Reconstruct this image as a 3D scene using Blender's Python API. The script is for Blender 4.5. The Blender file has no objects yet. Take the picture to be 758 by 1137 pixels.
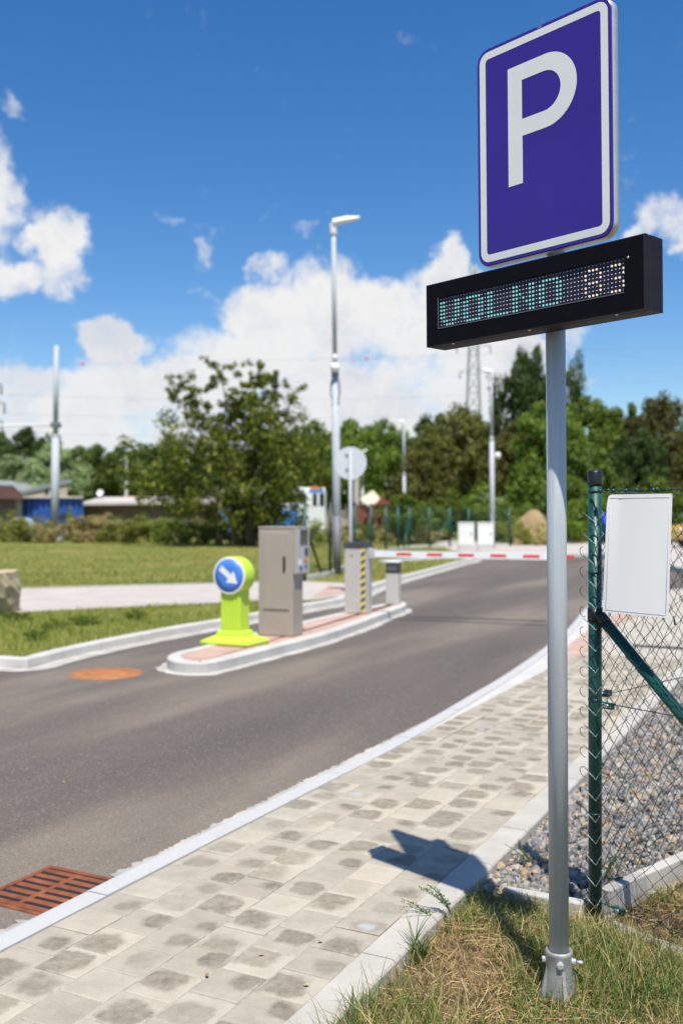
import bpy, bmesh, math, random
import numpy as np
from mathutils import Vector, Matrix, Euler
R = math.radians
rng = np.random.default_rng(7)
random.seed(7)
scene = bpy.context.scene
COL = scene.collection

# ------------------------------------------------------------------ camera model (used to survey the ground)
H = 1.47
F = 35 / 36 * 1137
CX, CY, YH = 379.0, 568.5, 570.0
PITCH = math.atan((YH - CY) / F)

def ray(px, py):
    d = Vector(((px - CX) / F, 1.0, -(py - CY) / F))
    c, s = math.cos(PITCH), math.sin(PITCH)
    return Vector((d.x, c * d.y - s * d.z, s * d.y + c * d.z))

def gp(px, py, z=0.0):
    r = ray(px, py)
    t = (z - H) / r.z
    return Vector((r.x * t, r.y * t, z))

def at(px, py, Y):
    r = ray(px, py)
    t = Y / r.y
    return Vector((r.x * t, Y, H + r.z * t))

# sidewalk frame: t runs along the kerb, s across it
DT = Vector((0.453, 0.8915, 0)).normalized()
DS = Vector((DT.y, -DT.x, 0))
def st(s, t, z=0.0):
    p = DS * s + DT * t
    return Vector((p.x, p.y, z))

# ------------------------------------------------------------------ materials
def new_mat(name):
    m = bpy.data.materials.new(name)
    m.use_nodes = True
    nt = m.node_tree
    nt.nodes.clear()
    out = nt.nodes.new('ShaderNodeOutputMaterial')
    return m, nt, out

def N(nt, typ, **kw):
    n = nt.nodes.new(typ)
    for k, v in kw.items():
        setattr(n, k, v)
    return n

def val(nt, sock, v):
    if isinstance(v, (int, float)):
        sock.default_value = v
    elif isinstance(v, (tuple, list)):
        sock.default_value = v
    else:
        nt.links.new(v, sock)

def math_n(nt, op, a, b=0.0, c=None, clamp=False):
    n = N(nt, 'ShaderNodeMath', operation=op, use_clamp=clamp)
    val(nt, n.inputs[0], a); val(nt, n.inputs[1], b)
    if c is not None: val(nt, n.inputs[2], c)
    return n.outputs[0]

def vmath(nt, op, a, b=None, out=0):
    n = N(nt, 'ShaderNodeVectorMath', operation=op)
    val(nt, n.inputs[0], a)
    if b is not None: val(nt, n.inputs[1], b)
    return n.outputs[out]

def noise(nt, vec, scale, detail=4, rough=.55, out='Fac', dist=0.0):
    n = N(nt, 'ShaderNodeTexNoise')
    n.inputs['Scale'].default_value = scale
    n.inputs['Detail'].default_value = detail
    n.inputs['Roughness'].default_value = rough
    n.inputs['Distortion'].default_value = dist
    if vec is not None: nt.links.new(vec, n.inputs['Vector'])
    return n.outputs[out]

def ramp(nt, fac, stops, interp='LINEAR'):
    n = N(nt, 'ShaderNodeValToRGB')
    n.color_ramp.interpolation = interp
    el = n.color_ramp.elements
    while len(el) < len(stops): el.new(.5)
    for e, (p, c) in zip(el, stops):
        e.position = p
        e.color = (*c, 1) if len(c) == 3 else c
    val(nt, n.inputs[0], fac)
    return n.outputs[0]

def mix(nt, fac, a, b, mode='MIX'):
    n = N(nt, 'ShaderNodeMix', data_type='RGBA', blend_type=mode)
    val(nt, n.inputs[0], fac)
    for s, v in ((n.inputs[6], a), (n.inputs[7], b)):
        if isinstance(v, tuple) and len(v) == 3: v = (*v, 1)
        val(nt, s, v)
    return n.outputs[2]

def maprange(nt, v, a, b, c=0.0, d=1.0, smooth=False):
    n = N(nt, 'ShaderNodeMapRange')
    if smooth: n.interpolation_type = 'SMOOTHSTEP'
    val(nt, n.inputs[0], v)
    for i, x in enumerate((a, b, c, d)): val(nt, n.inputs[i + 1], x)
    return n.outputs[0]

def coords(nt, kind='Object', scale=None):
    t = N(nt, 'ShaderNodeTexCoord').outputs[kind]
    if scale:
        mp = N(nt, 'ShaderNodeMapping')
        mp.inputs['Scale'].default_value = scale
        nt.links.new(t, mp.inputs['Vector'])
        return mp.outputs[0]
    return t

def bump(nt, h, strength=.3, dist=.01):
    b = N(nt, 'ShaderNodeBump')
    b.inputs['Strength'].default_value = strength
    b.inputs['Distance'].default_value = dist
    nt.links.new(h, b.inputs['Height'])
    return b.outputs[0]

def pbsdf(nt, out, col, rough=.6, metal=0.0, normal=None, spec=.5, coat=0.0):
    p = N(nt, 'ShaderNodeBsdfPrincipled')
    if isinstance(col, tuple): p.inputs['Base Color'].default_value = (*col[:3], 1)
    else: nt.links.new(col, p.inputs['Base Color'])
    val(nt, p.inputs['Roughness'], rough)
    val(nt, p.inputs['Metallic'], metal)
    p.inputs['Specular IOR Level'].default_value = spec
    p.inputs['Coat Weight'].default_value = coat
    if normal is not None: nt.links.new(normal, p.inputs['Normal'])
    nt.links.new(p.outputs[0], out.inputs[0])
    return p

def mat(name, c, rough=.6, metal=0.0, var=.12, scale=6.0, bmp=.1, bscale=60.0, spec=.5, stretch=None, coat=0.0, dirt=None, dirt_amt=.5):
    m, nt, out = new_mat(name)
    v = coords(nt, 'Object', stretch)
    f = noise(nt, v, scale, 6, .6)
    col = ramp(nt, f, [(.3, tuple(x * (1 - var) for x in c)), (.7, tuple(min(1, x * (1 + var)) for x in c))])
    if dirt:
        g = noise(nt, v, scale * .6, 8, .7)
        col = mix(nt, maprange(nt, g, .5, .72, 0, dirt_amt), col, dirt)
    b = bump(nt, noise(nt, v, bscale, 3), bmp, .004) if bmp else None
    pbsdf(nt, out, col, rough, metal, b, spec, coat)
    return m

M = {}
M['galv'] = mat('galvanised_steel', (.47, .50, .51), .5, .2, .20, 26, .06, 120, stretch=(1, 1, .05), dirt=(.30, .31, .31), dirt_amt=.6)
M['galv_far'] = mat('galvanised_lamp_steel', (.43, .46, .48), .8, .0, .06, 4, 0)
M['cast'] = mat('cast_aluminium', (.40, .40, .37), .55, .5, .25, 22, .35, 160, dirt=(.20, .19, .15), dirt_amt=.6)
M['bolt'] = mat('zinc_bolt', (.66, .66, .66), .35, .6, .1, 40, 0)
M['blue_sheet'] = mat('purple_blue_sheeting', (.046, .018, .255), .34, 0, .10, 3, .05, 9, coat=.15)
M['white_sheet'] = mat('white_sheeting', (.80, .79, .73), .4, 0, .02, 5, 0)
M['rim'] = mat('aluminium_rim', (.62, .63, .60), .4, .5, .1, 20, 0, stretch=(1, 1, .2))
M['small_text'] = mat('pale_print', (.45, .5, .7), .5, 0, .02, 5, 0)
M['case'] = mat('black_powder_coat', (.006, .006, .008), .55, 0, .2, 30, .06, 300, spec=.07)
M['case_side'] = mat('black_side_profile', (.016, .015, .022), .55, 0, .2, 20, .06, 200, spec=.15)
M['screen_back'] = mat('navy_screen_board', (.020, .021, .046), .5, 0, .15, 30, 0, spec=.25)
M['led_off'] = mat('unlit_led', (.62, .60, .60), .3, 0, .02, 5, 0)
def emit(name, c, s):
    m, nt, out = new_mat(name)
    e = N(nt, 'ShaderNodeEmission')
    e.inputs[0].default_value = (*c, 1); e.inputs[1].default_value = s
    nt.links.new(e.outputs[0], out.inputs[0])
    return m
M['led_cyan'] = emit('lit_cyan_led', (.34, .86, .82), .75)
M['led_orange'] = emit('lit_orange_led', (1.0, .80, .60), .9)
M['fence_green'] = mat('green_powder_coat', (.008, .066, .050), .42, 0, .25, 20, .06, 60)
M['wire_green'] = mat('green_pvc_wire', (.012, .045, .040), .38, 0, .1, 20, 0)
M['wire_steel'] = mat('steel_wire', (.35, .4, .4), .4, .6, .1, 20, 0)
M['cap_black'] = mat('black_plastic_cap', (.012, .012, .013), .4, 0, .1, 20, 0)
M['board_white'] = mat('white_board', (.93, .905, .85), .5, 0, .012, 3, 0)
M['board_line'] = mat('grey_board_edge', (.42, .45, .46), .5, 0, .05, 5, 0)
M['concrete'] = mat('pale_concrete', (.46, .43, .38), .85, 0, .14, 5, .25, 90, dirt=(.33, .31, .27))
M['concrete_white'] = mat('white_concrete_kerb', (.52, .50, .455), .85, 0, .10, 3, .2, 60, dirt=(.42, .40, .36))  # whiter concrete of the kerbs, apron and footings
M['edging'] = mat('edging_concrete', (.44, .41, .355), .88, 0, .12, 4, .3, 140, dirt=(.36, .34, .29))
M['kerb_blue'] = None
M['beacon'] = mat('fluorescent_yellow_plastic', (.50, .68, .05), .45, 0, .05, 3, .02, 20)
M['sign_blue'] = mat('sign_blue', (.065, .21, .64), .4, 0, .03, 3, 0)
M['beige_metal'] = mat('warm_grey_metal', (.37, .315, .26), .5, 0, .05, 3, .03, 40)
M['light_metal'] = mat('light_grey_metal', (.50, .50, .50), .45, .2, .05, 4, 0)
M['dark_metal'] = mat('dark_grey_metal', (.05, .052, .058), .5, 0, .1, 5, 0)
M['lamp_dark'] = mat('dark_lamp_coating', (.15, .155, .16), .55, 0, .08, 4, 0)
M['glass_dark'] = mat('dark_glass', (.02, .03, .02), .12, 0, .1, 5, 0)
M['yellow'] = mat('yellow_tape', (.75, .55, .10), .5, 0, .05, 8, 0)
M['black'] = mat('black_tape', (.02, .02, .02), .5, 0, .05, 8, 0)
M['red'] = mat('red_reflector', (.72, .055, .035), .4, 0, .05, 8, 0)
M['white_paint'] = mat('white_paint', (.80, .80, .78), .45, 0, .03, 4, 0)
M['rust'] = None
M['hole'] = mat('dark_pit', (.012, .011, .010), .9, 0, .1, 10, 0)
M['sandstone'] = mat('sandstone', (.42, .34, .21), .9, 0, .28, 5, .6, 14, stretch=(1, 1, 3))
M['cab_white'] = mat('white_cabinet', (.74, .73, .69), .6, 0, .04, 4, 0)
M['roof_grey'] = mat('grey_sheet_roof', (.22, .245, .255), .8, 0, .12, .5, 0)
M['roof_brown'] = mat('brown_tile_roof', (.07, .038, .030), .9, 0, .15, 1, 0, spec=.15)
M['roof_pale'] = mat('pale_felt_roof', (.50, .45, .40), .8, 0, .15, .4, 0)
M['wall_beige'] = mat('beige_plaster', (.47, .40, .31), .85, 0, .1, 1, 0)
M['tarp_blue'] = mat('blue_tarpaulin', (.022, .085, .34), .55, 0, .2, .9, .3, 3)
M['tarp_pale'] = mat('pale_tarpaulin', (.56, .66, .80), .6, 0, .2, 1, 0)
M['wood_dark'] = mat('weathered_boards', (.15, .115, .09), .85, 0, .3, 3, 0, stretch=(6, 6, .6))
M['wood_red'] = mat('red_brown_timber', (.22, .07, .04), .75, 0, .3, 2, 0)
M['tan_tarp'] = mat('tan_roof_sheet', (.62, .53, .40), .7, 0, .1, 1, 0)
M['orange'] = mat('orange_paint', (.75, .25, .04), .5, 0, .05, 2, 0)
M['tram_blue'] = mat('tram_blue', (.07, .24, .62), .4, 0, .05, 2, 0)
M['green_paint'] = mat('faded_green_paint', (.22, .30, .12), .6, 0, .15, 2, 0)
M['ball_red'] = mat('red_marker', (.75, .10, .05), .5, 0, .03, 2, 0)
M['pylon'] = mat('pylon_steel', (.34, .40, .38), .6, .1, .08, 1, 0)
M['pylon_dark'] = mat('dark_insulator', (.06, .06, .065), .5, 0, .08, 1, 0)
M['cable'] = mat('cable', (.25, .27, .30), .6, 0, .05, 1, 0)
M['veh_yellow'] = mat('yellow_car_paint', (.72, .42, .04), .3, 0, .03, 2, 0, coat=.5)
M['veh_blue'] = mat('blue_car_paint', (.03, .06, .40), .3, 0, .03, 2, 0, coat=.5)
M['rubber'] = mat('tyre_rubber', (.02, .02, .02), .8, 0, .1, 4, 0)
M['rope_hay'] = None
M['bark'] = mat('bark', (.085, .065, .048), .9, 0, .3, 6, .5, 20, stretch=(1, 1, .2))

def rust_mat():
    m, nt, out = new_mat('rusty_cast_iron')
    v = coords(nt)
    f = noise(nt, v, 9, 8, .7)
    g = noise(nt, v, 70, 4, .7)
    col = ramp(nt, f, [(.28, (.09, .026, .012)), (.5, (.23, .066, .022)), (.75, (.36, .12, .042))])
    col = mix(nt, maprange(nt, g, .45, .75, 0, .55), col, (.10, .035, .018))
    pbsdf(nt, out, col, .85, 0, bump(nt, g, .5, .004))
    return m
M['rust'] = rust_mat()
M['rust_light'] = mat('orange_rust', (.38, .15, .05), .9, 0, .26, 9, .4, 60, dirt=(.30, .11, .04))

def kerb_mat():
    m, nt, out = new_mat('granite_kerb')
    v = coords(nt)
    f = noise(nt, v, 260, 3, .7)
    g = noise(nt, v, 3, 6, .65)
    col = ramp(nt, f, [(.3, (.35, .345, .33)), (.55, (.49, .483, .465)), (.75, (.62, .61, .58))])
    col = mix(nt, maprange(nt, g, .5, .75, 0, .45), col, (.44, .41, .36))
    pbsdf(nt, out, col, .8, 0, bump(nt, f, .3, .003))
    return m
M['kerb_blue'] = kerb_mat()

def asphalt_mat():
    m, nt, out = new_mat('worn_asphalt')
    v = coords(nt)
    # rotate so that wear runs along the driving direction
    mp = N(nt, 'ShaderNodeMapping'); mp.inputs['Rotation'].default_value = (0, 0, R(25.0))
    nt.links.new(v, mp.inputs['Vector'])
    mp2 = N(nt, 'ShaderNodeMapping'); mp2.inputs['Scale'].default_value = (1, .13, 1)
    nt.links.new(mp.outputs[0], mp2.inputs['Vector'])
    wear = noise(nt, mp2.outputs[0], .8, 6, .5)
    blot = noise(nt, v, .9, 6, .65)
    fine = noise(nt, v, 170, 3, .75)
    vor = N(nt, 'ShaderNodeTexVoronoi'); vor.inputs['Scale'].default_value = 120
    nt.links.new(v, vor.inputs['Vector'])
    col = ramp(nt, wear, [(.34, (.084, .070, .060)), (.50, (.119, .098, .080)), (.62, (.196, .162, .122))])
    col = mix(nt, maprange(nt, blot, .35, .7, 0, .45), col, (.110, .091, .075))
    col = mix(nt, 1.0, col, ramp(nt, fine, [(.25, (.45, .44, .43)), (.5, (1, 1, 1)), (.76, (1.75, 1.7, 1.6))]), 'MULTIPLY')
    speck = maprange(nt, N(nt, 'ShaderNodeSeparateColor').outputs[0], 0, 1)
    sc = nt.nodes[-2]
    sc = [n for n in nt.nodes if n.bl_idname == 'ShaderNodeSeparateColor'][0]
    nt.links.new(vor.outputs['Color'], sc.inputs[0])
    col = mix(nt, maprange(nt, sc.outputs[0], .88, .96, 0, .55), col, (.28, .26, .23))
    pbsdf(nt, out, col, .88, 0, bump(nt, fine, .5, .004), .4)
    return m
M['asphalt'] = asphalt_mat()

def paver_mat():
    m, nt, out = new_mat('stained_concrete_pavers')
    uv = N(nt, 'ShaderNodeUVMap').outputs[0]
    ob = coords(nt)
    rnd = N(nt, 'ShaderNodeNewGeometry').outputs['Random Per Island']
    wn = N(nt, 'ShaderNodeTexWhiteNoise', noise_dimensions='1D'); nt.links.new(rnd, wn.inputs['W'])
    r2 = wn.outputs['Value']
    cen = vmath(nt, 'SUBTRACT', uv, (.5, .5, 0))
    cen = vmath(nt, 'ADD', cen, vmath(nt, 'MULTIPLY', vmath(nt, 'SUBTRACT', wn.outputs['Color'], (.5, .5, .5)), (.62, .62, 0)))
    wob = vmath(nt, 'MULTIPLY', vmath(nt, 'SUBTRACT', noise(nt, ob, 8, 8, .75, 'Color'), (.5, .5, .5)), (.62, .62, 0))
    q = vmath(nt, 'ABSOLUTE', vmath(nt, 'ADD', cen, wob))
    sq = N(nt, 'ShaderNodeSeparateXYZ'); nt.links.new(q, sq.inputs[0])
    d = math_n(nt, 'POWER', math_n(nt, 'ADD', math_n(nt, 'POWER', sq.outputs[0], 3.2), math_n(nt, 'POWER', sq.outputs[1], 3.2)), 1/3.2)
    rad = maprange(nt, r2, 0, 1, .28, .62)
    sof = maprange(nt, noise(nt, ob, 5, 2), .38, .62, .03, .26)
    edge = maprange(nt, d, math_n(nt, 'SUBTRACT', rad, sof), math_n(nt, 'ADD', rad, .06), 1, 0, True)
    mott = maprange(nt, noise(nt, ob, 26, 6, .7), .3, .65, .45, 1.0)
    edge = math_n(nt, 'MULTIPLY', edge, mott)
    amt = maprange(nt, rnd, .08, .55, .12, 1.0)
    stain = math_n(nt, 'MULTIPLY', edge, amt, clamp=True)
    cloud = noise(nt, ob, 14, 6, .65)
    base = ramp(nt, cloud, [(.3, (.345, .308, .238)), (.7, (.44, .395, .312))])
    base = mix(nt, maprange(nt, r2, .0, 1, 0, .30), base, (.50, .455, .37))
    warm = maprange(nt, noise(nt, ob, 1.6, 3), .45, .7, 0, .35)
    base = mix(nt, warm, base, (.50, .425, .33))
    dark = ramp(nt, cloud, [(.3, (.132, .110, .076)), (.7, (.212, .182, .132))])
    col = mix(nt, math_n(nt, 'MULTIPLY', stain, .88), base, dark)
    col = mix(nt, 1.0, col, ramp(nt, wn.outputs['Value'], [(0, (.86, .86, .86)), (1, (1.08, 1.07, 1.05))]), 'MULTIPLY')
    # a few bluish salt patches
    wn2 = N(nt, 'ShaderNodeTexWhiteNoise', noise_dimensions='1D')
    nt.links.new(math_n(nt, 'ADD', rnd, 3.7), wn2.inputs['W'])
    bl = math_n(nt, 'GREATER_THAN', wn2.outputs['Value'], .975)
    bd = maprange(nt, d, .10, .24, 1, 0, True)
    col = mix(nt, math_n(nt, 'MULTIPLY', math_n(nt, 'MULTIPLY', bl, bd), .8), col, (.40, .41, .42))
    fine = noise(nt, ob, 230, 3, .7)
    col = mix(nt, 1.0, col, ramp(nt, fine, [(.25, (.84, .84, .84)), (.5, (1, 1, 1)), (.8, (1.12, 1.12, 1.12))]), 'MULTIPLY')
    pbsdf(nt, out, col, .88, 0, bump(nt, fine, .25, .002), .3)
    return m
M['paver'] = paver_mat()

def pavement_mat():
    m, nt, out = new_mat('pale_paving')
    v = coords(nt)
    mp = N(nt, 'ShaderNodeMapping'); mp.inputs['Rotation'].default_value = (0, 0, R(-63))
    nt.links.new(v, mp.inputs['Vector'])
    br = N(nt, 'ShaderNodeTexBrick'); br.offset = .5
    br.inputs['Scale'].default_value = 1.0
    br.inputs['Brick Width'].default_value = .18; br.inputs['Row Height'].default_value = .18
    br.inputs['Mortar Size'].default_value = .004
    br.inputs['Color1'].default_value = (.46, .42, .35, 1); br.inputs['Color2'].default_value = (.37, .33, .27, 1)
    br.inputs['Mortar'].default_value = (.33, .30, .25, 1)
    nt.links.new(mp.outputs[0], br.inputs['Vector'])
    g = noise(nt, v, 1.2, 6, .65)
    col = mix(nt, maprange(nt, g, .4, .7, 0, .5), br.outputs[0], (.48, .43, .36))
    pbsdf(nt, out, col, .9)
    return m
M['pavement'] = pavement_mat()
M['sandjoint'] = mat('joint_sand', (.34, .31, .255), .95, 0, .25, 30, .3, 200)
M['path'] = mat('pale_pink_paving', (.46, .41, .36), .9, 0, .10, 1.5, .1, 40, dirt=(.42, .38, .33))
M['red_paving'] = mat('red_paving', (.46, .30, .235), .9, 0, .16, 5, .15, 60, dirt=(.55, .45, .38))
M['mortar'] = mat('white_mortar', (.42, .395, .35), .9, 0, .30, 4, .4, 40)
M['seam'] = mat('bitumen_seam_and_shadow', (.055, .052, .052), .7, 0, .2, 4, 0)  # asphalt seam, also the painted shadow strip on the pavement
M['gravel_base'] = mat('gravel_dust', (.17, .165, .165), .95, 0, .4, 40, .6, 90)

def lawn_mat(name, a, b, c, s1=.35):
    m, nt, out = new_mat(name)
    v = coords(nt)
    f = noise(nt, v, s1, 8, .7)
    g = noise(nt, v, 14, 5, .75)
    col = ramp(nt, f, [(.34, a), (.52, b), (.68, c)])
    col = mix(nt, 1.0, col, ramp(nt, g, [(.25, (.45, .45, .4)), (.5, (1, 1, 1)), (.75, (1.5, 1.45, 1.3))]), 'MULTIPLY')
    pbsdf(nt, out, col, .95, 0, bump(nt, g, .8, .05), .2)
    return m
M['lawn'] = lawn_mat('mown_meadow', (.125, .165, .032), (.215, .215, .052), (.33, .265, .09))
M['soil'] = lawn_mat('dry_soil', (.085, .07, .04), (.16, .115, .062), (.25, .175, .095), 6)
M['hill'] = lawn_mat('wooded_hill', (.02, .035, .015), (.03, .05, .02), (.045, .06, .03), .12)

def island_mat(name, stops, rough=.6, trans=.35, tcol=None, objvar=.25):
    """leaf / blade / stone material whose colour varies piece by piece"""
    m, nt, out = new_mat(name)
    rnd = N(nt, 'ShaderNodeNewGeometry').outputs['Random Per Island']
    col = ramp(nt, rnd, stops)
    oi = N(nt, 'ShaderNodeObjectInfo').outputs['Random']
    hs = N(nt, 'ShaderNodeHueSaturation')
    val(nt, hs.inputs['Value'], maprange(nt, oi, 0, 1, 1 - objvar, 1 + objvar))
    val(nt, hs.inputs['Hue'], maprange(nt, oi, 0, 1, .49, .51))
    nt.links.new(col, hs.inputs['Color'])
    p = pbsdf(nt, out, hs.outputs[0], rough, 0, None, .3)
    if trans:
        t = N(nt, 'ShaderNodeBsdfTranslucent')
        tc = mix(nt, 1.0, hs.outputs[0], (1.5, 1.6, .7), 'MULTIPLY')
        nt.links.new(tc, t.inputs[0])
        ms = N(nt, 'ShaderNodeMixShader'); ms.inputs[0].default_value = trans
        nt.links.new(p.outputs[0], ms.inputs[1]); nt.links.new(t.outputs[0], ms.inputs[2])
        nt.links.new(ms.outputs[0], out.inputs[0])
    return m
M['leaf_dark'] = island_mat('dark_leaves', [(0, (0.032, 0.060, 0.013)), (.5, (0.061, 0.103, 0.020)), (1, (0.105, 0.149, 0.032))])
M['leaf_mid'] = island_mat('mid_leaves', [(0, (0.055, 0.098, 0.013)), (.5, (0.105, 0.155, 0.022)), (1, (0.173, 0.211, 0.038))])
M['leaf_bright'] = island_mat('bright_leaves', [(0, (0.070, 0.122, 0.013)), (.5, (0.134, 0.199, 0.022)), (1, (0.220, 0.271, 0.043))])
M['leaf_willow'] = island_mat('silvery_leaves', [(0, (0.168, 0.230, 0.105)), (.5, (0.280, 0.351, 0.168)), (1, (0.434, 0.499, 0.280))])
M['leaf_olive'] = island_mat('olive_brown_leaves', [(0, (0.070, 0.076, 0.016)), (.5, (0.123, 0.118, 0.025)), (1, (0.186, 0.164, 0.041))])
M['leaf_apple'] = island_mat('apple_leaves', [(0, (0.048, 0.073, 0.010)), (.45, (0.102, 0.135, 0.018)), (.8, (0.182, 0.208, 0.025)), (1, (0.408, 0.395, 0.053))])
M['weed_green'] = island_mat('weed_leaves', [(0, (0.104, 0.145, 0.023)), (.5, (0.200, 0.225, 0.042)), (1, (0.368, 0.334, 0.078))])
M['weed_tan'] = island_mat('dry_weed_leaves', [(0, (.24, .22, .075)), (.5, (.44, .36, .16)), (1, (.60, .50, .27))])
M['grass_near'] = island_mat('near_grass', [(0, (.055, .100, .018)), (.42, (.115, .170, .034)), (.64, (.19, .22, .055)), (.72, (.34, .28, .11)), (1, (.56, .45, .22))], .6, .22)
M['straw'] = island_mat('straw', [(0, (.26, .17, .075)), (.5, (.45, .31, .14)), (.8, (.60, .47, .25)), (1, (.36, .17, .07))], .7, .2)
M['grass_far'] = island_mat('meadow_blades', [(0, (0.124, 0.184, 0.026)), (.5, (0.236, 0.263, 0.046)), (1, (0.410, 0.330, 0.099))], .7, .35)
M['weed_fresh'] = island_mat('fresh_weed', [(0, (.055, .13, .02)), (1, (.13, .23, .05))], .5, .3)
M['stones'] = island_mat('crushed_stone', [(0, (0.169, 0.162, 0.159)), (.3, (0.270, 0.258, 0.244)), (.55, (0.363, 0.347, 0.314)), (.76, (0.464, 0.436, 0.377)), (.80, (0.438, 0.311, 0.178)), (.92, (0.506, 0.379, 0.229)), (1, (0.557, 0.517, 0.444))], .85, 0)
M['sand'] = mat('sand_heap', (.29, .205, .10), .95, 0, .35, 2.2, .9, 5, dirt=(.14, .13, .04), dirt_amt=.9)

# ------------------------------------------------------------------ mesh helpers
class MB:
    def __init__(s):
        s.v = []; s.f = []; s.mi = []; s.sm = []
    def add(s, verts, faces, mi=0, smooth=False, xf=None):
        o = len(s.v)
        for p in verts:
            p = Vector(p)
            if xf is not None: p = xf @ p
            s.v.append(p)
        for f in faces:
            s.f.append([i + o for i in f]); s.mi.append(mi); s.sm.append(smooth)
        return s
    def box(s, lo, hi, mi=0, xf=None):
        x0, y0, z0 = lo; x1, y1, z1 = hi
        V = [(x0,y0,z0),(x1,y0,z0),(x1,y1,z0),(x0,y1,z0),(x0,y0,z1),(x1,y0,z1),(x1,y1,z1),(x0,y1,z1)]
        return s.add(V, [(0,3,2,1),(4,5,6,7),(0,1,5,4),(1,2,6,5),(2,3,7,6),(3,0,4,7)], mi, False, xf)
    def prism(s, poly, z0, z1, mi=0, xf=None, top_mi=None, smooth=False):
        n = len(poly)
        V = [(p[0], p[1], z0) for p in poly] + [(p[0], p[1], z1) for p in poly]
        s.add(V, [list(range(n))[::-1]], mi, False, xf)
        o = len(s.v) - 2 * n
        s.f.append([o + n + i for i in range(n)]); s.mi.append(mi if top_mi is None else top_mi); s.sm.append(False)
        for i in range(n):
            j = (i + 1) % n
            s.f.append([o + i, o + j, o + n + j, o + n + i]); s.mi.append(mi); s.sm.append(smooth)
        return s
    def tube(s, pts, r, k=8, mi=0, smooth=True, caps=True, xf=None):
        pts = [Vector(p) for p in pts]
        rs = r if isinstance(r, (list, tuple)) else [r] * len(pts)
        V = []; Fs = []
        prev = None
        for i, p in enumerate(pts):
            a = pts[max(i - 1, 0)]; b = pts[min(i + 1, len(pts) - 1)]
            t = (b - a)
            if t.length < 1e-9: t = Vector((0, 0, 1))
            t.normalize()
            if prev is None:
                up = Vector((0, 0, 1)) if abs(t.z) < .9 else Vector((1, 0, 0))
                e1 = t.cross(up).normalized()
            else:
                e1 = (prev - t * prev.dot(t))
                e1 = e1.normalized() if e1.length > 1e-6 else t.orthogonal().normalized()
            prev = e1
            e2 = t.cross(e1)
            for j in range(k):
                q = 2 * math.pi * j / k
                V.append(p + (e1 * math.cos(q) + e2 * math.sin(q)) * rs[i])
        for i in range(len(pts) - 1):
            for j in range(k):
                j2 = (j + 1) % k
                Fs.append((i*k + j, i*k + j2, (i+1)*k + j2, (i+1)*k + j))
        s.add(V, Fs, mi, smooth, xf)
        if caps:
            o = len(s.v) - len(V); L = len(pts) - 1
            s.f.append([o + j for j in range(k)][::-1]); s.mi.append(mi); s.sm.append(False)
            s.f.append([o + L*k + j for j in range(k)]); s.mi.append(mi); s.sm.append(False)
        return s
    def lathe(s, prof, k=24, mi=0, smooth=True, xf=None):
        """prof: list of (radius, z)"""
        V = []
        for r, z in prof:
            for j in range(k):
                q = 2 * math.pi * j / k
                V.append((r * math.cos(q), r * math.sin(q), z))
        Fs = []
        for i in range(len(prof) - 1):
            for j in range(k):
                j2 = (j + 1) % k
                Fs.append((i*k + j, i*k + j2, (i+1)*k + j2, (i+1)*k + j))
        s.add(V, Fs, mi, smooth, xf)
        o = len(s.v) - len(V)
        for cap in (tuple(o + j for j in range(k))[::-1], tuple(o + (len(prof)-1)*k + j for j in range(k))):
            s.f.append(list(cap)); s.mi.append(mi); s.sm.append(False)
        return s
    def ball(s, c, r, mi=0, seg=12, xf=None, sc=(1, 1, 1)):
        prof = []
        n = seg // 2
        V = [Vector(c) + Vector((0, 0, -r * sc[2]))]; Fs = []
        for i in range(1, n):
            a = -math.pi / 2 + math.pi * i / n
            for j in range(seg):
                q = 2 * math.pi * j / seg
                V.append(Vector(c) + Vector((r*sc[0]*math.cos(a)*math.cos(q), r*sc[1]*math.cos(a)*math.sin(q), r*sc[2]*math.sin(a))))
        V.append(Vector(c) + Vector((0, 0, r * sc[2])))
        for j in range(seg):
            Fs.append((0, 1 + (j + 1) % seg, 1 + j))
            Fs.append((len(V) - 1, 1 + (n - 2) * seg + j, 1 + (n - 2) * seg + (j + 1) % seg))
        for i in range(n - 2):
            for j in range(seg):
                j2 = (j + 1) % seg
                Fs.append((1 + i*seg + j, 1 + i*seg + j2, 1 + (i+1)*seg + j2, 1 + (i+1)*seg + j))
        return s.add(V, Fs, mi, True, xf)
    def build(s, name, mats, parent=None, bevel=0.0, seg=2, loc=None, rot=None):
        me = bpy.data.meshes.new(name)
        me.from_pydata([tuple(p) for p in s.v], [], s.f)
        if not isinstance(mats, (list, tuple)): mats = [mats]
        for m in mats: me.materials.append(M[m] if isinstance(m, str) else m)
        me.polygons.foreach_set('material_index', s.mi)
        me.polygons.foreach_set('use_smooth', s.sm)
        me.update()
        o = bpy.data.objects.new(name, me)
        COL.objects.link(o)
        if parent is not None: o.parent = parent
        if loc is not None: o.location = loc
        if rot is not None: o.rotation_euler = rot
        if bevel:
            b = o.modifiers.new('bevel', 'BEVEL'); b.width = bevel; b.segments = seg
            b.limit_method = 'ANGLE'; b.angle_limit = R(40)
        return o

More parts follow.
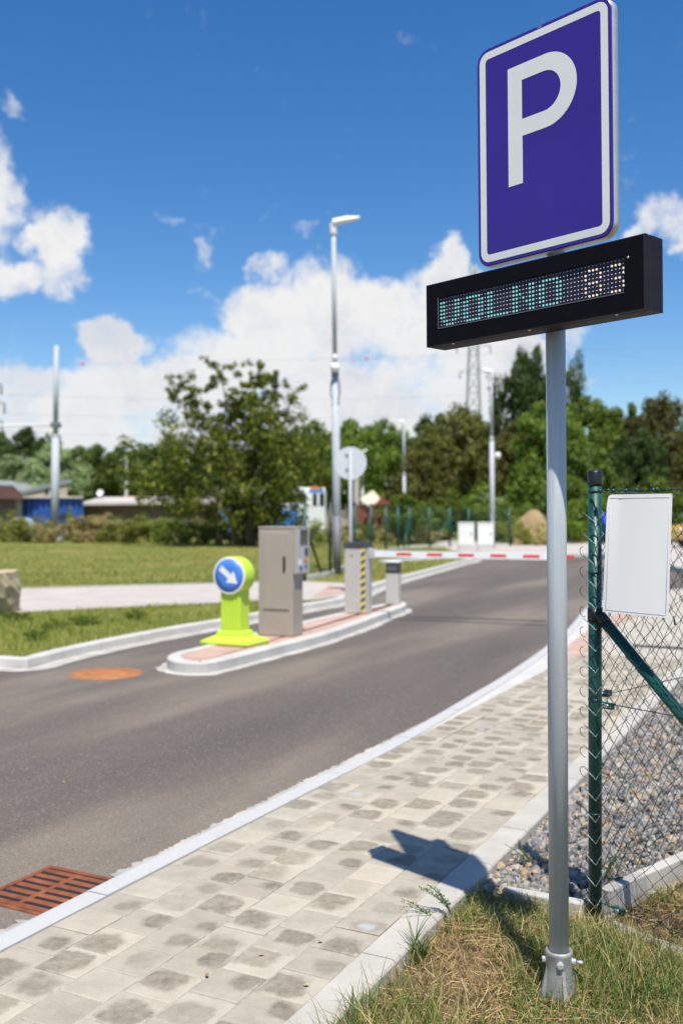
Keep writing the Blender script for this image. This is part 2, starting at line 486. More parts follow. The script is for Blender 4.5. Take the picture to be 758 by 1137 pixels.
def mesh_np(name, V, Fq, mats, parent=None, mi=None, smooth=False, kind=None):
    """V (n,3) array, Fq (m,k) array of equal-sized faces"""
    me = bpy.data.meshes.new(name)
    n, (m_, k) = len(V), Fq.shape
    me.vertices.add(n); me.vertices.foreach_set('co', np.asarray(V, np.float32).ravel())
    me.loops.add(m_ * k); me.loops.foreach_set('vertex_index', np.asarray(Fq, np.int32).ravel())
    me.polygons.add(m_)
    me.polygons.foreach_set('loop_start', np.arange(0, m_ * k, k, dtype=np.int32))
    me.polygons.foreach_set('loop_total', np.full(m_, k, np.int32))
    for m in (mats if isinstance(mats, (list, tuple)) else [mats]): me.materials.append(M[m])
    if mi is not None: me.polygons.foreach_set('material_index', np.asarray(mi, np.int32))
    me.polygons.foreach_set('use_smooth', np.full(m_, smooth))
    me.update(calc_edges=True); me.validate()
    if parent == 'meshonly': return me
    o = bpy.data.objects.new(name, me); COL.objects.link(o)
    if parent is not None: o.parent = parent
    if kind: o['kind'] = kind
    return o

def thing(name, label, cat, loc=(0, 0, 0), rz=0.0, group=None):
    o = bpy.data.objects.new(name, None); COL.objects.link(o)
    o.empty_display_size = .2
    o.location = loc; o.rotation_euler = (0, 0, rz)
    return tag(o, label, cat, group)
def tag(o, label, cat, group=None):
    o['label'] = label; o['category'] = cat
    if group: o['group'] = group
    return o
def structure(o):
    o['kind'] = 'structure'; return o

def sheet(name, poly, z, m, kind='structure'):
    mb = MB(); mb.add([(p[0], p[1], z) for p in poly], [list(range(len(poly)))])
    o = mb.build(name, m)
    me = o.data
    if me.polygons[0].normal.z < 0: me.flip_normals()
    o['kind'] = kind
    return o

def offset(pts, d):
    """shift a plan polyline to its right by d"""
    out = []
    for i, p in enumerate(pts):
        a = pts[max(i - 1, 0)]; b = pts[min(i + 1, len(pts) - 1)]
        t = Vector((b[0] - a[0], b[1] - a[1], 0)).normalized()
        out.append(Vector((p[0] + t.y * d, p[1] - t.x * d, 0)))
    return out

def smooth_line(pts, n=6):
    """Catmull-Rom through plan points"""
    pts = [Vector((p[0], p[1], 0)) for p in pts]
    P = [pts[0] * 2 - pts[1]] + pts + [pts[-1] * 2 - pts[-2]]
    out = []
    for i in range(1, len(P) - 2):
        for k in range(n):
            t = k / n
            a, b, c, d = P[i-1], P[i], P[i+1], P[i+2]
            out.append(.5 * ((2*b) + (c - a)*t + (2*a - 5*b + 4*c - d)*t*t + (3*b - 3*c + d - a)*t**3))
    out.append(pts[-1])
    return out

def loft(name, line, prof, m, closed_ends=True):
    """prof: list of (right offset, z)"""
    mb = MB()
    rails = [offset(line, o_) for o_, z_ in prof]
    n, k = len(line), len(prof)
    V = [(rails[j][i].x, rails[j][i].y, prof[j][1]) for i in range(n) for j in range(k)]
    Fs = []
    for i in range(n - 1):
        for j in range(k - 1):
            Fs.append((i*k + j, (i+1)*k + j, (i+1)*k + j+1, i*k + j+1))
    mb.add(V, Fs, 0, False)
    o = mb.build(name, m)
    o['kind'] = 'structure'
    return o

def kerb_units(name, line, prof, m, unit=1.0, gap=.006):
    """kerb stones laid end to end along a line, one mesh"""
    mb = MB()
    L = [0]
    for a, b in zip(line, line[1:]): L.append(L[-1] + (b - a).length)
    def pos(d):
        for i in range(len(line) - 1):
            if d <= L[i+1] or i == len(line) - 2:
                u = (d - L[i]) / max(L[i+1] - L[i], 1e-6)
                p = line[i].lerp(line[i+1], u)
                t = (line[i+1] - line[i]).normalized()
                return p, t
    d = 0.0; k = len(prof)
    while d < L[-1] - .05:
        e = min(d + unit, L[-1])
        nseg = 3
        V = []
        dz = random.uniform(-.002, .002)
        for i in range(nseg + 1):
            q = d + gap/2 + (e - d - gap) * i / nseg
            p, _ = pos(q)
            p0, _ = pos(max(q - .25, 0)); p1, _ = pos(min(q + .25, L[-1]))
            t = (p1 - p0).normalized()
            for o_, z_ in prof:
                V.append((p.x + t.y*o_, p.y - t.x*o_, z_ + dz))
        Fs = []
        for i in range(nseg):
            for j in range(k - 1):
                Fs.append((i*k + j, (i+1)*k + j, (i+1)*k + j+1, i*k + j+1))
        Fs.append(tuple(range(k))); Fs.append(tuple(nseg*k + j for j in range(k))[::-1])
        mb.add(V, Fs)
        d = e
    o = mb.build(name, m)
    o['kind'] = 'structure'
    return o

# ------------------------------------------------------------------ plan of the place
ZR = -.025         # road
ZI, ZL = .085, .07  # island top, left kerb top
K_IN, K_OUT, E_IN, E_OUT = -2.53, -2.648, -1.45, -1.325
sheet('ground', [(-700, -60), (700, -60), (700, 1200), (-700, 1200)], -.14, 'lawn')

kl = [st(K_OUT, t) for t in (-6, -2, 0, 1.5, 3, 4.5, 6)] + [gp(541.7, 759.5), gp(575, 738.5), gp(603, 719), gp(629, 698), gp(652.7, 672), gp(672, 663.5), gp(705, 657), gp(760, 654), gp(900, 652)]
kline = kl[:5] + smooth_line(kl[5:], 5)
sheet('road', [p for p in offset(kline, .06)] + [Vector((90, 24, 0)), Vector((90, 46, 0)), Vector((-60, 46, 0)), Vector((-60, -20, 0)), Vector((-14, -20, 0))], ZR, 'asphalt')
kprof = [(.008, -.08), (.0, -.055), (.0, -.012), (.012, .002), (.03, .006), (.116, .006), (.118, -.06)]
kerb_units('kerb', kline, kprof, 'kerb_blue')
# ragged mortar between kerb and asphalt
ml = []
for i in range(0, 860):
    t = -3 + i * .015
    ml.append(st(K_OUT - (.040 if not 2.74 < t < 3.22 else .0) - abs(random.gauss(0, .012)) * (0 if 2.74 < t < 3.22 else 1) - random.choice((0, 0, .006, .012)) * (0 if 2.74 < t < 3.22 else 1), t))
mlb = [st(K_OUT + .02, -3 + 859 * .015), st(K_OUT + .02, -3)]
sheet('mortar_strip', ml + mlb, ZR + .004, 'mortar')

# pavement: one sheet under the pavers, running out to the wide crossing beyond
inner = offset(kline, .11)
pav = [p for p in inner] + [Vector((40, 4, 0)), Vector((40, -6, 0)), st(E_IN + .05, 20), st(E_IN + .05, -6)]
pav = [p for p in inner] + [gp(900, 652) + Vector((6, -6, 0)), Vector((24, 12, 0)), st(0, 10.5) * 1.0, st(E_IN + .06, 10.5), st(E_IN + .06, -6)]
sheet('pavement', pav, -.007, 'pavement')
# joint sand under the pavers
sheet('joint_sand', [st(K_IN, -3), st(K_IN, 10.45), st(E_IN + .02, 10.45), st(E_IN + .02, -3)], -.003, 'sandjoint')
# individual pavers
def pavers():
    V = []; Fq = []; UV = []
    a = .18; g = .0030; c = .005
    for row in range(6):
        s0 = K_IN + row * a; s1 = s0 + a
        off = (row % 2) * a / 2 + random.uniform(-.006, .006)
        for i in range(-16, 58):
            t0 = i * a + off; t1 = t0 + a
            ga = g * random.uniform(.5, 1.5)
            z = random.gauss(0, .0007)
            if random.random() < .02: z += .004
            tx, ty = random.gauss(0, .006), random.gauss(0, .006)
            o = len(V)
            def P(s, t, zz):
                w = zz + z + (s - s0 - a/2) * tx + (t - t0 - a/2) * ty
                p = st(s, t, w); V.append(p)
            for (ss, tt) in ((s0+ga, t0+ga), (s1-ga, t0+ga), (s1-ga, t1-ga), (s0+ga, t1-ga)): P(ss, tt, -.03)
            for (ss, tt) in ((s0+ga, t0+ga), (s1-ga, t0+ga), (s1-ga, t1-ga), (s0+ga, t1-ga)): P(ss, tt, -.0025)
            for (ss, tt) in ((s0+ga+c, t0+ga+c), (s1-ga-c, t0+ga+c), (s1-ga-c, t1-ga-c), (s0+ga+c, t1-ga-c)): P(ss, tt, .001)
            uvq = [(0, 0), (1, 0), (1, 1), (0, 1)]
            for j in range(4):
                k = (j + 1) % 4
                Fq.append((o+j, o+k, o+4+k, o+4+j)); UV += [uvq[j], uvq[k], uvq[k], uvq[j]]
                Fq.append((o+4+j, o+4+k, o+8+k, o+8+j)); UV += [uvq[j], uvq[k], uvq[k], uvq[j]]
            Fq.append((o+8, o+9, o+10, o+11)); UV += uvq
    o = mesh_np('pavers', np.array([tuple(p) for p in V]), np.array(Fq), 'paver')
    uvl = o.data.uv_layers.new(name='UVMap')
    uvl.data.foreach_set('uv', np.array(UV, np.float32).ravel())
    o['kind'] = 'structure'
pavers()
eline = [st(E_OUT, t) for t in (-4, 0, 4, 8, 12, 16, 22)]
eprof = [(.004, -.16), (.0, -.01), (-.006, -.002), (-.014, .002), (-.121, .002), (-.122, -.05)]
kerb_units('edging_kerb', eline, eprof[::-1], 'edging', .5, .004)
ap0 = offset(kline[10:46], .115); ap1 = offset(kline[10:46], .34)
sheet('kerb_apron', ap0 + ap1[::-1], -.003, 'concrete_white')
# red tactile strip where the kerb is lowered
sheet('red_paving_strip', [gp(622, 727), gp(631, 716), gp(660, 693), gp(700, 676), gp(716, 680), gp(690, 690), gp(662, 712), gp(634, 738)], .0, 'red_paving')
sheet('shadow_strip', [gp(703, 715.2), gp(775, 719.6), gp(775, 722.0), gp(703, 717.4)], .0, 'seam')  # dark strip laid as a thin painted shadow across the paving, in seam colour

# near grass bed and gravel bed
POST = Vector(((660 - CX) / F * 3.72, 3.72, 0))
EA = Vector((.738, .675, 0)); EB = Vector((.603, -.797, 0)).normalized()
ZG = -.05
edge_pt = gp(558, 992, -.02)
board_l0 = Vector((edge_pt.x, edge_pt.y, 0))
sheet('soil', [st(E_OUT - .02, -4), st(E_OUT - .02, 4.6), POST + EA * .0 + Vector((0, .06, 0)), POST + EA * 6, Vector((12, -4, 0)), Vector((0, -5, 0))], ZG, 'soil')
sheet('gravel_floor', [st(E_OUT - .02, 3.0), st(E_OUT - .02, 13), st(4.0, 13), POST + EA * 6, POST, board_l0], ZG - .012, 'gravel_base')

# far pavement beyond the end of the road
fk = [gp(424, 627, 0), gp(470, 624), gp(527, 620.5), gp(590, 619), gp(655, 617.5), gp(700, 624), gp(760, 636), gp(900, 668)]
fkl = smooth_line(fk, 4)
kerb_units('far_kerb', fkl, [(.0, -.08), (.0, .10), (-.02, .12), (-.14, .12), (-.14, -.05)][::-1], 'concrete_white')
sheet('far_pavement', [p for p in offset(fkl, -.12)] + [Vector((60, 25, 0)), Vector((60, 52, 0)), Vector((-2, 52, 0))], .035, 'path')

# left side: kerb, gutter, lawn, path
lk = [gp(-260, 728, ZL), gp(-60, 729, ZL), gp(0, 730, ZL), gp(32, 731, ZL), gp(69.7, 721.6, ZL), gp(139, 707, ZL), gp(220, 692.6, ZL), gp(287, 681, ZL), gp(340, 671, ZL),
      gp(384, 662.6, ZL), gp(427, 645.6, ZL), gp(480, 631.5, ZL), gp(510, 623.5, ZL), gp(524, 620.8, ZL), gp(527, 618.5, ZL)]
lkl = smooth_line(lk, 4)
kerb_units('left_kerb', lkl, [(-.13, -.02), (-.13, ZL), (-.02, ZL + .004), (.0, ZL - .012), (.012, -.10)], 'concrete_white')
g0 = offset(lkl, .006); g1 = offset(lkl, .22)
mb = MB()
for i in range(len(g0) - 1):
    mb.add([(g0[i].x, g0[i].y, ZR + .005), (g1[i].x, g1[i].y, ZR + .005), (g1[i+1].x, g1[i+1].y, ZR + .005), (g0[i+1].x, g0[i+1].y, ZR + .005)], [(0, 1, 2, 3)])
structure(mb.build('gutter_strip', 'mortar'))
lawn_edge = offset(lkl, -.10)
sheet('lawn', lawn_edge + [Vector((4.5, 52, 0)), Vector((8, 120, 0)), Vector((-220, 120, 0)), Vector((-220, 12, 0))], .045, 'lawn')
sheet('path', [gp(-160, 690), gp(22, 684), gp(120, 679), gp(240, 673.5), gp(300, 670.5), gp(345, 670), gp(384, 664.5), gp(404, 655),
               gp(378, 650), gp(340, 648.5), gp(285, 650.5), gp(120, 654.5), gp(22, 657.5), gp(-160, 663)], .055, 'path')
sheet('red_paving_patch', [gp(346, 667.5), gp(381, 662), gp(390, 655), gp(366, 653)], .060, 'red_paving')
pl = smooth_line([gp(-160, 663), gp(22, 657.5), gp(120, 654.5), gp(285, 650.5), gp(336, 648.6)], 3)
kerb_units('path_kerb', pl, [(.0, -.02), (.0, .075), (-.07, .075), (-.07, -.02)][::-1], 'concrete')

# traffic island
isl = [gp(241, 733.7, ZI), gp(309, 717, ZI), gp(376, 699, ZI), gp(435, 677.5, ZI), gp(450, 671.5, ZI), gp(449, 668.5, ZI), gp(434, 668.5, ZI),
       gp(383, 679, ZI), gp(300, 697.5, ZI), gp(222, 717.5, ZI), gp(196, 723.5, ZI), gp(186, 728, ZI), gp(190, 733, ZI), gp(212, 735.8, ZI)]
def smooth_loop(pts, n=4):
    pts = [Vector((p[0], p[1], 0)) for p in pts]; out = []
    m_ = len(pts)
    for i in range(m_):
        a, b, c, d = pts[i-1], pts[i], pts[(i+1) % m_], pts[(i+2) % m_]
        for k in range(n):
            t = k / n
            out.append(.5*((2*b) + (c-a)*t + (2*a - 5*b + 4*c - d)*t*t + (3*b - 3*c + d - a)*t**3))
    return out
isl_s = smooth_loop(isl)
def ring_off(loop, d):
    m_ = len(loop); out = []
    for i in range(m_):
        t = (loop[(i+1) % m_] - loop[i-1]).normalized()
        out.append(Vector((loop[i].x + t.y*d, loop[i].y - t.x*d, 0)))
    return out
area = sum(isl_s[i].x*isl_s[(i+1) % len(isl_s)].y - isl_s[(i+1) % len(isl_s)].x*isl_s[i].y for i in range(len(isl_s)))
sg = 1 if area > 0 else -1
mb = MB()
loops = [(ring_off(isl_s, sg*.02), ZR - .01), (isl_s, ZR + .01), (isl_s, ZI - .012), (ring_off(isl_s, -sg*.012), ZI), (ring_off(isl_s, -sg*.13), ZI), (ring_off(isl_s, -sg*.13), ZI - .02)]
n = len(isl_s)
V = [(p.x, p.y, z) for lp, z in loops for p in lp]
Fs = [(j*n + i, j*n + (i+1) % n, (j+1)*n + (i+1) % n, (j+1)*n + i) for j in range(len(loops)-1) for i in range(n)]
mb.add(V, Fs)
structure(mb.build('island_kerb', 'concrete_white'))
sheet('island_paving', ring_off(isl_s, -sg*.125), ZI - .006, 'red_paving')
rag = ring_off(isl_s, sg*.02)
sk = []
for i, p in enumerate(ring_off(isl_s, sg*.10)):
    q = rag[i]; sk.append(q.lerp(p, random.uniform(.6, 1.25)))
sheet('island_mortar', sk, ZR + .004, 'mortar')

# seam across the asphalt
sheet('road_seam', [gp(452, 684.5, ZR), gp(530, 686.5, ZR), gp(606, 689.3, ZR), gp(606, 690.4, ZR), gp(530, 687.6, ZR), gp(452, 685.4, ZR)], ZR + .004, 'seam')

# ------------------------------------------------------------------ the parking sign (one thing)
YAW = R(47.6)
U = Vector((math.cos(YAW), -math.sin(YAW), 0)); W = Vector((math.sin(YAW), math.cos(YAW), 0))
NP = 2.568
dx = (616 - CX) / F
zz = NP / (dx * W.x + W.y)
POLE = Vector((dx * zz, zz, 0))
sign = thing('parking_sign', 'tall galvanised post carrying a blue P parking sign above a black LED display', 'parking sign', (POLE.x, POLE.y, ZG), 0)
def S(p): return Vector(p) - sign.location      # world -> sign local
lean = Vector((-.004, 0, 0))
mb = MB(); mb.tube([(0.012, 0, .02), (0.006, 0, 1.2), (-.004, 0, 2.99)], .0302, 32)
mb.tube([(-.004, 0, 2.985), (-.004, 0, 2.998)], [.0302, .024], 32)
mb.build('pole', 'galv', sign)
# cast foot with fins and bolts
mb = MB()
mb.lathe([(.049, .0), (.044, .03), (.0415, .07), (.0400, .10), (.0400, .142), (.0415, .146), (.0415, .156), (.0385, .159), (.0315, .156), (.0310, .148)], 32)
for a in range(4):
    q = a * math.pi / 2 + R(-82)
    xf = Matrix.Rotation(q, 4, 'Z')
    mb.add([(.036, -.006, 0), (.062, -.006, 0), (.062, -.006, .012), (.040, -.005, .105), (.034, -.006, .105),
            (.036, .006, 0), (.062, .006, 0), (.062, .006, .012), (.040, .005, .105), (.034, .006, .105)],
           [(0,1,2,3,4), (9,8,7,6,5), (1,6,7,2), (2,7,8,3), (3,8,9,4), (0,5,6,1), (0,4,9,5)], 0, False, xf)
foot = mb.build('post_foot', 'cast', sign, loc=(.011, 0, .012))
for q in (R(-97), R(-15), R(170)):
    mb = MB()
    xf = Matrix.Rotation(q, 4, 'Z') @ Matrix.Translation((.040, 0, .125)) @ Matrix.Rotation(R(90), 4, 'Y')
    mb.lathe([(.0115, -.002), (.0115, .003)], 16, xf=xf)
    mb.lathe([(.0095, .003), (.0095, .010), (.008, .0112)], 6, smooth=False, xf=xf)
    if q > -1 and q < 0: mb.lathe([(.006, .014), (.006, .03), (.004, .032)], 10, xf=xf)
    mb.build('bolt', 'bolt', foot)

# panel frame
PC = Vector((.6096, 3.0454, 2.6466 - .03)); PR = .0112
def frame_xf(C, roll):
    u = U * math.cos(roll) + Vector((0, 0, 1)) * math.sin(roll)
    v = -U * math.sin(roll) + Vector((0, 0, 1)) * math.cos(roll)
    n = -W
    m = Matrix(((u.x, v.x, n.x, C.x), (u.y, v.y, n.y, C.y), (u.z, v.z, n.z, C.z), (0, 0, 0, 1)))
    return m
def rrect(hw, hh, r, k=8, cx=0, cy=0):
    out = []
    for (sx, sy, a0) in ((1, 1, 0), (-1, 1, 90), (-1, -1, 180), (1, -1, 270)):
        for i in range(k + 1):
            q = R(a0 + 90 * i / k)
            out.append((cx + sx*(hw - r) + r*math.cos(q), cy + sy*(hh - r) + r*math.sin(q)))
    return out
panel = bpy.data.objects.new('sign_panel', None)
pm = frame_xf(S(PC), PR)
# panel mesh in its own local frame: x right, y up, z to the viewer
mb = MB()
outer = rrect(.25, .35, .045); inn = rrect(.2475, .3475, .043)
k = len(outer)
front = [(x, y, 0) for x, y in inn]
V = [(x, y, -.0025) for x, y in outer] + front
mb.add(V, [(i, (i+1) % k, k + (i+1) % k, k + i) for i in range(k)], 0, True)
mb.add(front, [list(range(k))], 0)
panel = mb.build('sign_panel', 'blue_sheet', sign)
panel.matrix_local = pm
# rim folded back
mb = MB()
ob_ = rrect(.2515, .3515, .0465); ib = rrect(.236, .336, .03)
V = [(x, y, -.0026) for x, y in outer] + [(x, y, -.006) for x, y in ob_] + [(x, y, -.030) for x, y in ob_] + [(x, y, -.032) for x, y in ib]
mb.add(V, [(j*k + (i+1) % k, j*k + i, (j+1)*k + i, (j+1)*k + (i+1) % k) for j in range(3) for i in range(k)], 0, True)
V2 = [(x*.995, y*.995, -.012) for x, y in outer]
mb.add(V2, [list(range(k))[::-1]])
mb.build('rim', 'rim', panel)
# white border line
mb = MB()
b0 = rrect(.238, .338, .034); b1 = rrect(.2135, .3145, .012)
V = [(x, y, .0006) for x, y in b0] + [(x, y, .0006) for x, y in b1]
mb.add(V, [(i, (i+1) % k, k + (i+1) % k, k + i) for i in range(k)])
mb.build('border', 'white_sheet', panel)
# letter P
o_pts = [(-.1245, -.118), (-.069, -.118), (-.069, .029), (.0185, .029)]
cc = (.0185, .1417)
o_arc = [(cc[0] + .1127*math.cos(R(a)), cc[1] + .1127*math.sin(R(a))) for a in range(-84, 91, 6)]
i_arc = [(.0125 + .061*math.cos(R(a)), .1427 + .061*math.sin(R(a))) for a in range(-90, 91, 6)]
mb = MB()
bm = bmesh.new()
def ringv(pts): return [bm.verts.new((x, y, .0008)) for x, y in pts]
oo = ringv(o_pts + o_arc + [(-.1245, .2544)])
ii = ringv([(-.070, .0817)] + i_arc + [(-.070, .2037)])
es = []
for rr in (oo, ii):
    for i in range(len(rr)): es.append(bm.edges.new((rr[i], rr[(i+1) % len(rr)])))
bmesh.ops.triangle_fill(bm, use_beauty=True, edges=es)
me = bpy.data.meshes.new('letter'); bm.to_mesh(me); bm.free()
for p in me.polygons:
    pass
me.materials.append(M['white_sheet'])
lt = bpy.data.objects.new('letter', me); COL.objects.link(lt); lt.parent = panel
def text_obj(body, size, m, parent, loc):
    cu = bpy.data.curves.new('lettering', 'FONT'); cu.body = body; cu.size = size; cu.align_x = 'CENTER'
    tmp = bpy.data.objects.new('lettering', cu); COL.objects.link(tmp)
    dg = bpy.context.evaluated_depsgraph_get(); dg.update()
    me = bpy.data.meshes.new_from_object(tmp.evaluated_get(dg))
    bpy.data.objects.remove(tmp)
    me.materials.clear(); me.materials.append(M[m])
    o = bpy.data.objects.new('lettering', me); COL.objects.link(o); o.parent = parent; o.location = loc
    return o
text_obj('TOP', .0085, 'small_text', panel, (-.001, .3405, .0007))
# clamps behind the panel: two rails and the bracket under it
for vz in (.22, -.24):
    mb = MB()
    mb.box((-.17, vz - .012, -.050), (.17, vz + .012, -.014))
    mb.box((-.045, vz - .018, -.062), (.045, vz + .018, -.048))
    mb.build('mounting_rail', 'galv', panel)

# LED display
DC = Vector((.5505, 3.0, 2.1560 - .03)); DR = .0086
dm = frame_xf(S(DC), DR)
mb = MB()
hw, hh, dp = .40, .0998, .094
sw, sh = .3445, .0505
sx0, sx1, sy0, sy1 = -.3465, .3400, -.0475, .0520
# front frame with an opening, sides and back
V = [(-hw, -hh, 0), (hw, -hh, 0), (hw, hh, 0), (-hw, hh, 0), (sx0, sy0, 0), (sx1, sy0, 0), (sx1, sy1, 0), (sx0, sy1, 0),
     (sx0, sy0, -.008), (sx1, sy0, -.008), (sx1, sy1, -.008), (sx0, sy1, -.008)]
mb.add(V, [(0, 1, 5, 4), (1, 2, 6, 5), (2, 3, 7, 6), (3, 0, 4, 7), (4, 5, 9, 8), (5, 6, 10, 9), (6, 7, 11, 10), (7, 4, 8, 11)])
case = mb.build('display_case', 'case', sign)
case.matrix_local = dm
mb = MB()
e = .003
prof = [(0, .0), (e, -.004), (e, -.020), (e - .002, -.022), (e - .002, -.025), (e, -.027), (e, -dp)]
V = []
for o_, z in prof:
    for sx, sy in ((-1, -1), (1, -1), (1, 1), (-1, 1)): V.append((sx*(hw + o_), sy*(hh + o_), z))
Fs = [(j*4 + (i+1) % 4, j*4 + i, (j+1)*4 + i, (j+1)*4 + (i+1) % 4) for j in range(len(prof)-1) for i in range(4)]
Fs.append(tuple((len(prof)-1)*4 + i for i in range(4))[::-1])
mb.add(V, Fs)
mb.build('housing', 'case_side', case)
# LED board: 56 x 8 points, lit ones spell VOLNO 83
FONT = {
 'V': ['11...11', '11...11', '11...11', '11...11', '11...11', '.11.11.', '..111..'],
 'O': ['.11111.', '11...11', '11...11', '11...11', '11...11', '11...11', '.11111.'],
 'L': ['11.....', '11.....', '11.....', '11.....', '11.....', '11.....', '1111111'],
 'N': ['11...11', '11...11', '111..11', '11.1.11', '11..111', '11...11', '11...11'],
 '8': ['.111.', '1...1', '1...1', '.111.', '1...1', '1...1', '.111.'],
 '3': ['.111.', '1...1', '....1', '..11.', '....1', '1...1', '.111.'],
}
FONT['8'] = ['.111.', '1...1', '1...1', '.111.', '1...1', '1...1', '.111.']
FONT['3'] = ['.111.', '....1', '....1', '..11.', '....1', '....1', '.111.']
lit = {}
c0 = 0
for ch in 'VOLNO':
    for r_ in range(7):
        for q in range(7):
            if FONT[ch][r_][q] == '1': lit[(c0 + q, r_ + 1)] = 1
    c0 += 8
c0 = 45
for ch in '83':
    for r_ in range(7):
        for q in range(5):
            if FONT[ch][r_][q] == '1': lit[(c0 + q, r_ + 1)] = 2
    c0 += 6
mb = MB()
mb.box((sx0, sy0, -.012), (sx1, sy1, -.0072), 0)
pit_x = (sx1 - sx0) / 56; pit_y = (sy1 - sy0) / 8.25
for c in range(56):
    for r_ in range(8):
        x = sx0 + (c + .5) * pit_x; y = sy1 - (r_ + .5) * pit_y - .0005
        L = lit.get((c, r_), 0)
        rad = .0033 if L else .0019
        if r_ == 0: rad = .0014
        prof = [(rad, -.0072), (rad, -.0055), (rad*.6, -.0040)]
        mb.lathe(prof, 8, L + 1, True, Matrix.Translation((x, y, 0)))
board = mb.build('led_board', ['screen_back', 'led_off', 'led_cyan', 'led_orange'], case)
board['label'] = 'LED matrix reading VOLNO 83, cyan letters and orange digits'
# thin bright bead round the window, screws
mb = MB()
for lo, hi in (((sx0 - .002, sy0 - .002, -.001), (sx1, sy0, .0012)), ((sx0 - .002, sy0, -.001), (sx0, sy1, .0012))): mb.box(lo, hi)
mb.build('window_bead', 'lamp_dark', case)
for (x, y) in ((.3525, .046), (-.294, -.1035), (.01, -.1035), (.308, -.1035)):
    mb = MB()
    if y > 0: mb.lathe([(.0032, 0), (.0032, .0012), (.002, .002)], 10, xf=Matrix.Translation((x, y, 0)))
    else: mb.lathe([(.0045, 0), (.0045, .0015), (.003, .003)], 10, xf=Matrix.Translation((x, -hh - .0025, -.012)) @ Matrix.Rotation(R(90), 4, 'X'))
    mb.build('screw', 'bolt', case)
mb = MB(); mb.box((-.05, -.07, -.098 - .0), (.05, .07, -.0935)); mb.build('mounting_plate', 'galv', case)

# ------------------------------------------------------------------ fence beside the sign (one thing)
fence = thing('chain_link_fence', 'green chain link fence corner with black capped post beside the parking sign', 'fence', (POST.x, POST.y, ZG))
PT = 1.63 - ZG
mb = MB(); mb.tube([(0, 0, -.02), (0, 0, PT - .02)], .0245, 28); mb.build('post', 'fence_green', fence)
mb = MB(); mb.lathe([(.0268, PT - .055), (.0272, PT - .05), (.0272, PT - .006), (.024, PT - .001), (.012, PT + .002)], 28)
mb.build('post_cap', 'cap_black', fence)
def weave(name, origin, e, L, h, c=.0375, r=.0012, skip=0):
    side = Vector((e.y, -e.x, 0))
    nw = int(L / c); nz = int(h / c)
    Vs = []; Fs = []
    for i in range(nw):
        pts = []
        ph = i % 2
        for j in range(nz + 1):
            x = (i + (0.0 if (j + ph) % 2 == 0 else 1.0)) * c
            k = 1 if (j + ph) % 2 == 0 else -1
            rr = random.gauss
            wob = Vector((rr(0, .0013), rr(0, .0013), rr(0, .0013)))
            x += .0022 * (-1 if (j + ph) % 2 == 0 else 1)
            cen = origin + e * x + side * (.0018 * k) + Vector((0, 0, j * c)) + wob
            pts.append(cen)
        k4 = 5
        o = len(Vs)
        for j, p in enumerate(pts):
            a = pts[max(j-1, 0)]; b = pts[min(j+1, nz)]
            for q in range(k4):
                an = 2 * math.pi * q / k4
                Vs.append(p + (e * math.cos(an) + side * math.sin(an)) * r * 1.15)
        for j in range(nz):
            for q in range(k4):
                q2 = (q + 1) % k4
                Fs.append((o + j*k4 + q, o + j*k4 + q2, o + (j+1)*k4 + q2, o + (j+1)*k4 + q))
    return mesh_np(name, np.array([tuple(v) for v in Vs]), np.array(Fs), 'wire_green', fence, smooth=True)
nB = Vector((EB.y, -EB.x, 0))           # side of run B facing the camera
if nB.dot(-POST) < 0: nB = -nB
weave('wire_mesh', EB * .012 + nB * .028 + Vector((0, 0, .03)), EB, 2.2, 1.53)
weave('wire_mesh', EA * .02 + Vector((-EA.y, EA.x, 0)) * .027 + Vector((0, 0, .03)), EA, 3.2, 1.53)
# bright zinc strands wound round the post front
pts = []
for j in range(19):
    z = .08 + j * .079
    pts += [-EB * .030 + nB * .031 + Vector((0, 0, z + .022)), nB * .033 + Vector((0, 0, z + .002)), EB * .028 + nB * .0315 + Vector((0, 0, z - .018)), EB * .022 - nB * .024 + Vector((0, 0, z + .02)), -EB * .026 - nB * .022 + Vector((0, 0, z + .06))]
mb = MB(); mb.tube(pts, .0013, 5)
mb.build('lacing_wire', 'wire_steel', fence)
mb = MB()
for j in range(20):
    z = .1 + j * .075
    c = -EB * .034 + nB * .02
    pts = [c + Vector((0, 0, z)) + (-EB * .020 * math.sin(q) + nB*.006*math.cos(q) + Vector((0, 0, .020 * math.cos(q)))) for q in np.linspace(0, math.pi, 7)]
    mb = MB(); mb.tube(pts, .0013, 5); mb.build('wire_end_loop', 'wire_green', fence)
# tension wires with knots on both runs
def twire(pts, r=.0019): 
    mb = MB(); mb.tube(pts, r, 6); return mb.build('tension_wire', 'wire_green', fence)
zt = 1.552 - ZG
for (e, L, nn, s_) in ((EB, 2.2, nB, .032), (EA, 3.2, Vector((-EA.y, EA.x, 0)), .030)):
    twire([nn * s_ + Vector((0, 0, zt)), e * L * .5 + nn * s_ + Vector((0, 0, zt - .004)), e * L + nn * s_ + Vector((0, 0, zt))])
    twire([nn * s_ + Vector((0, 0, .825)), e * L + nn * s_ + Vector((0, 0, .83))])
    twire([nn * s_ + Vector((0, 0, .09)), e * L + nn * s_ + Vector((0, 0, .09))])
mb = MB()                                           # twisted ends along the top wire
for j in range(70):
    x = .03 + j * .0052
    q = j * 1.1
    if random.random() < .85:
        p = EB * x + nB * .034 + Vector((0, 0, zt))
        mb.tube([p + Vector((0, 0, .006*math.cos(q))) + nB*.006*math.sin(q), p + EB*.006 + Vector((0, 0, .006*math.cos(q+1.6))) + nB*.006*math.sin(q+1.6)], .0016, 5)
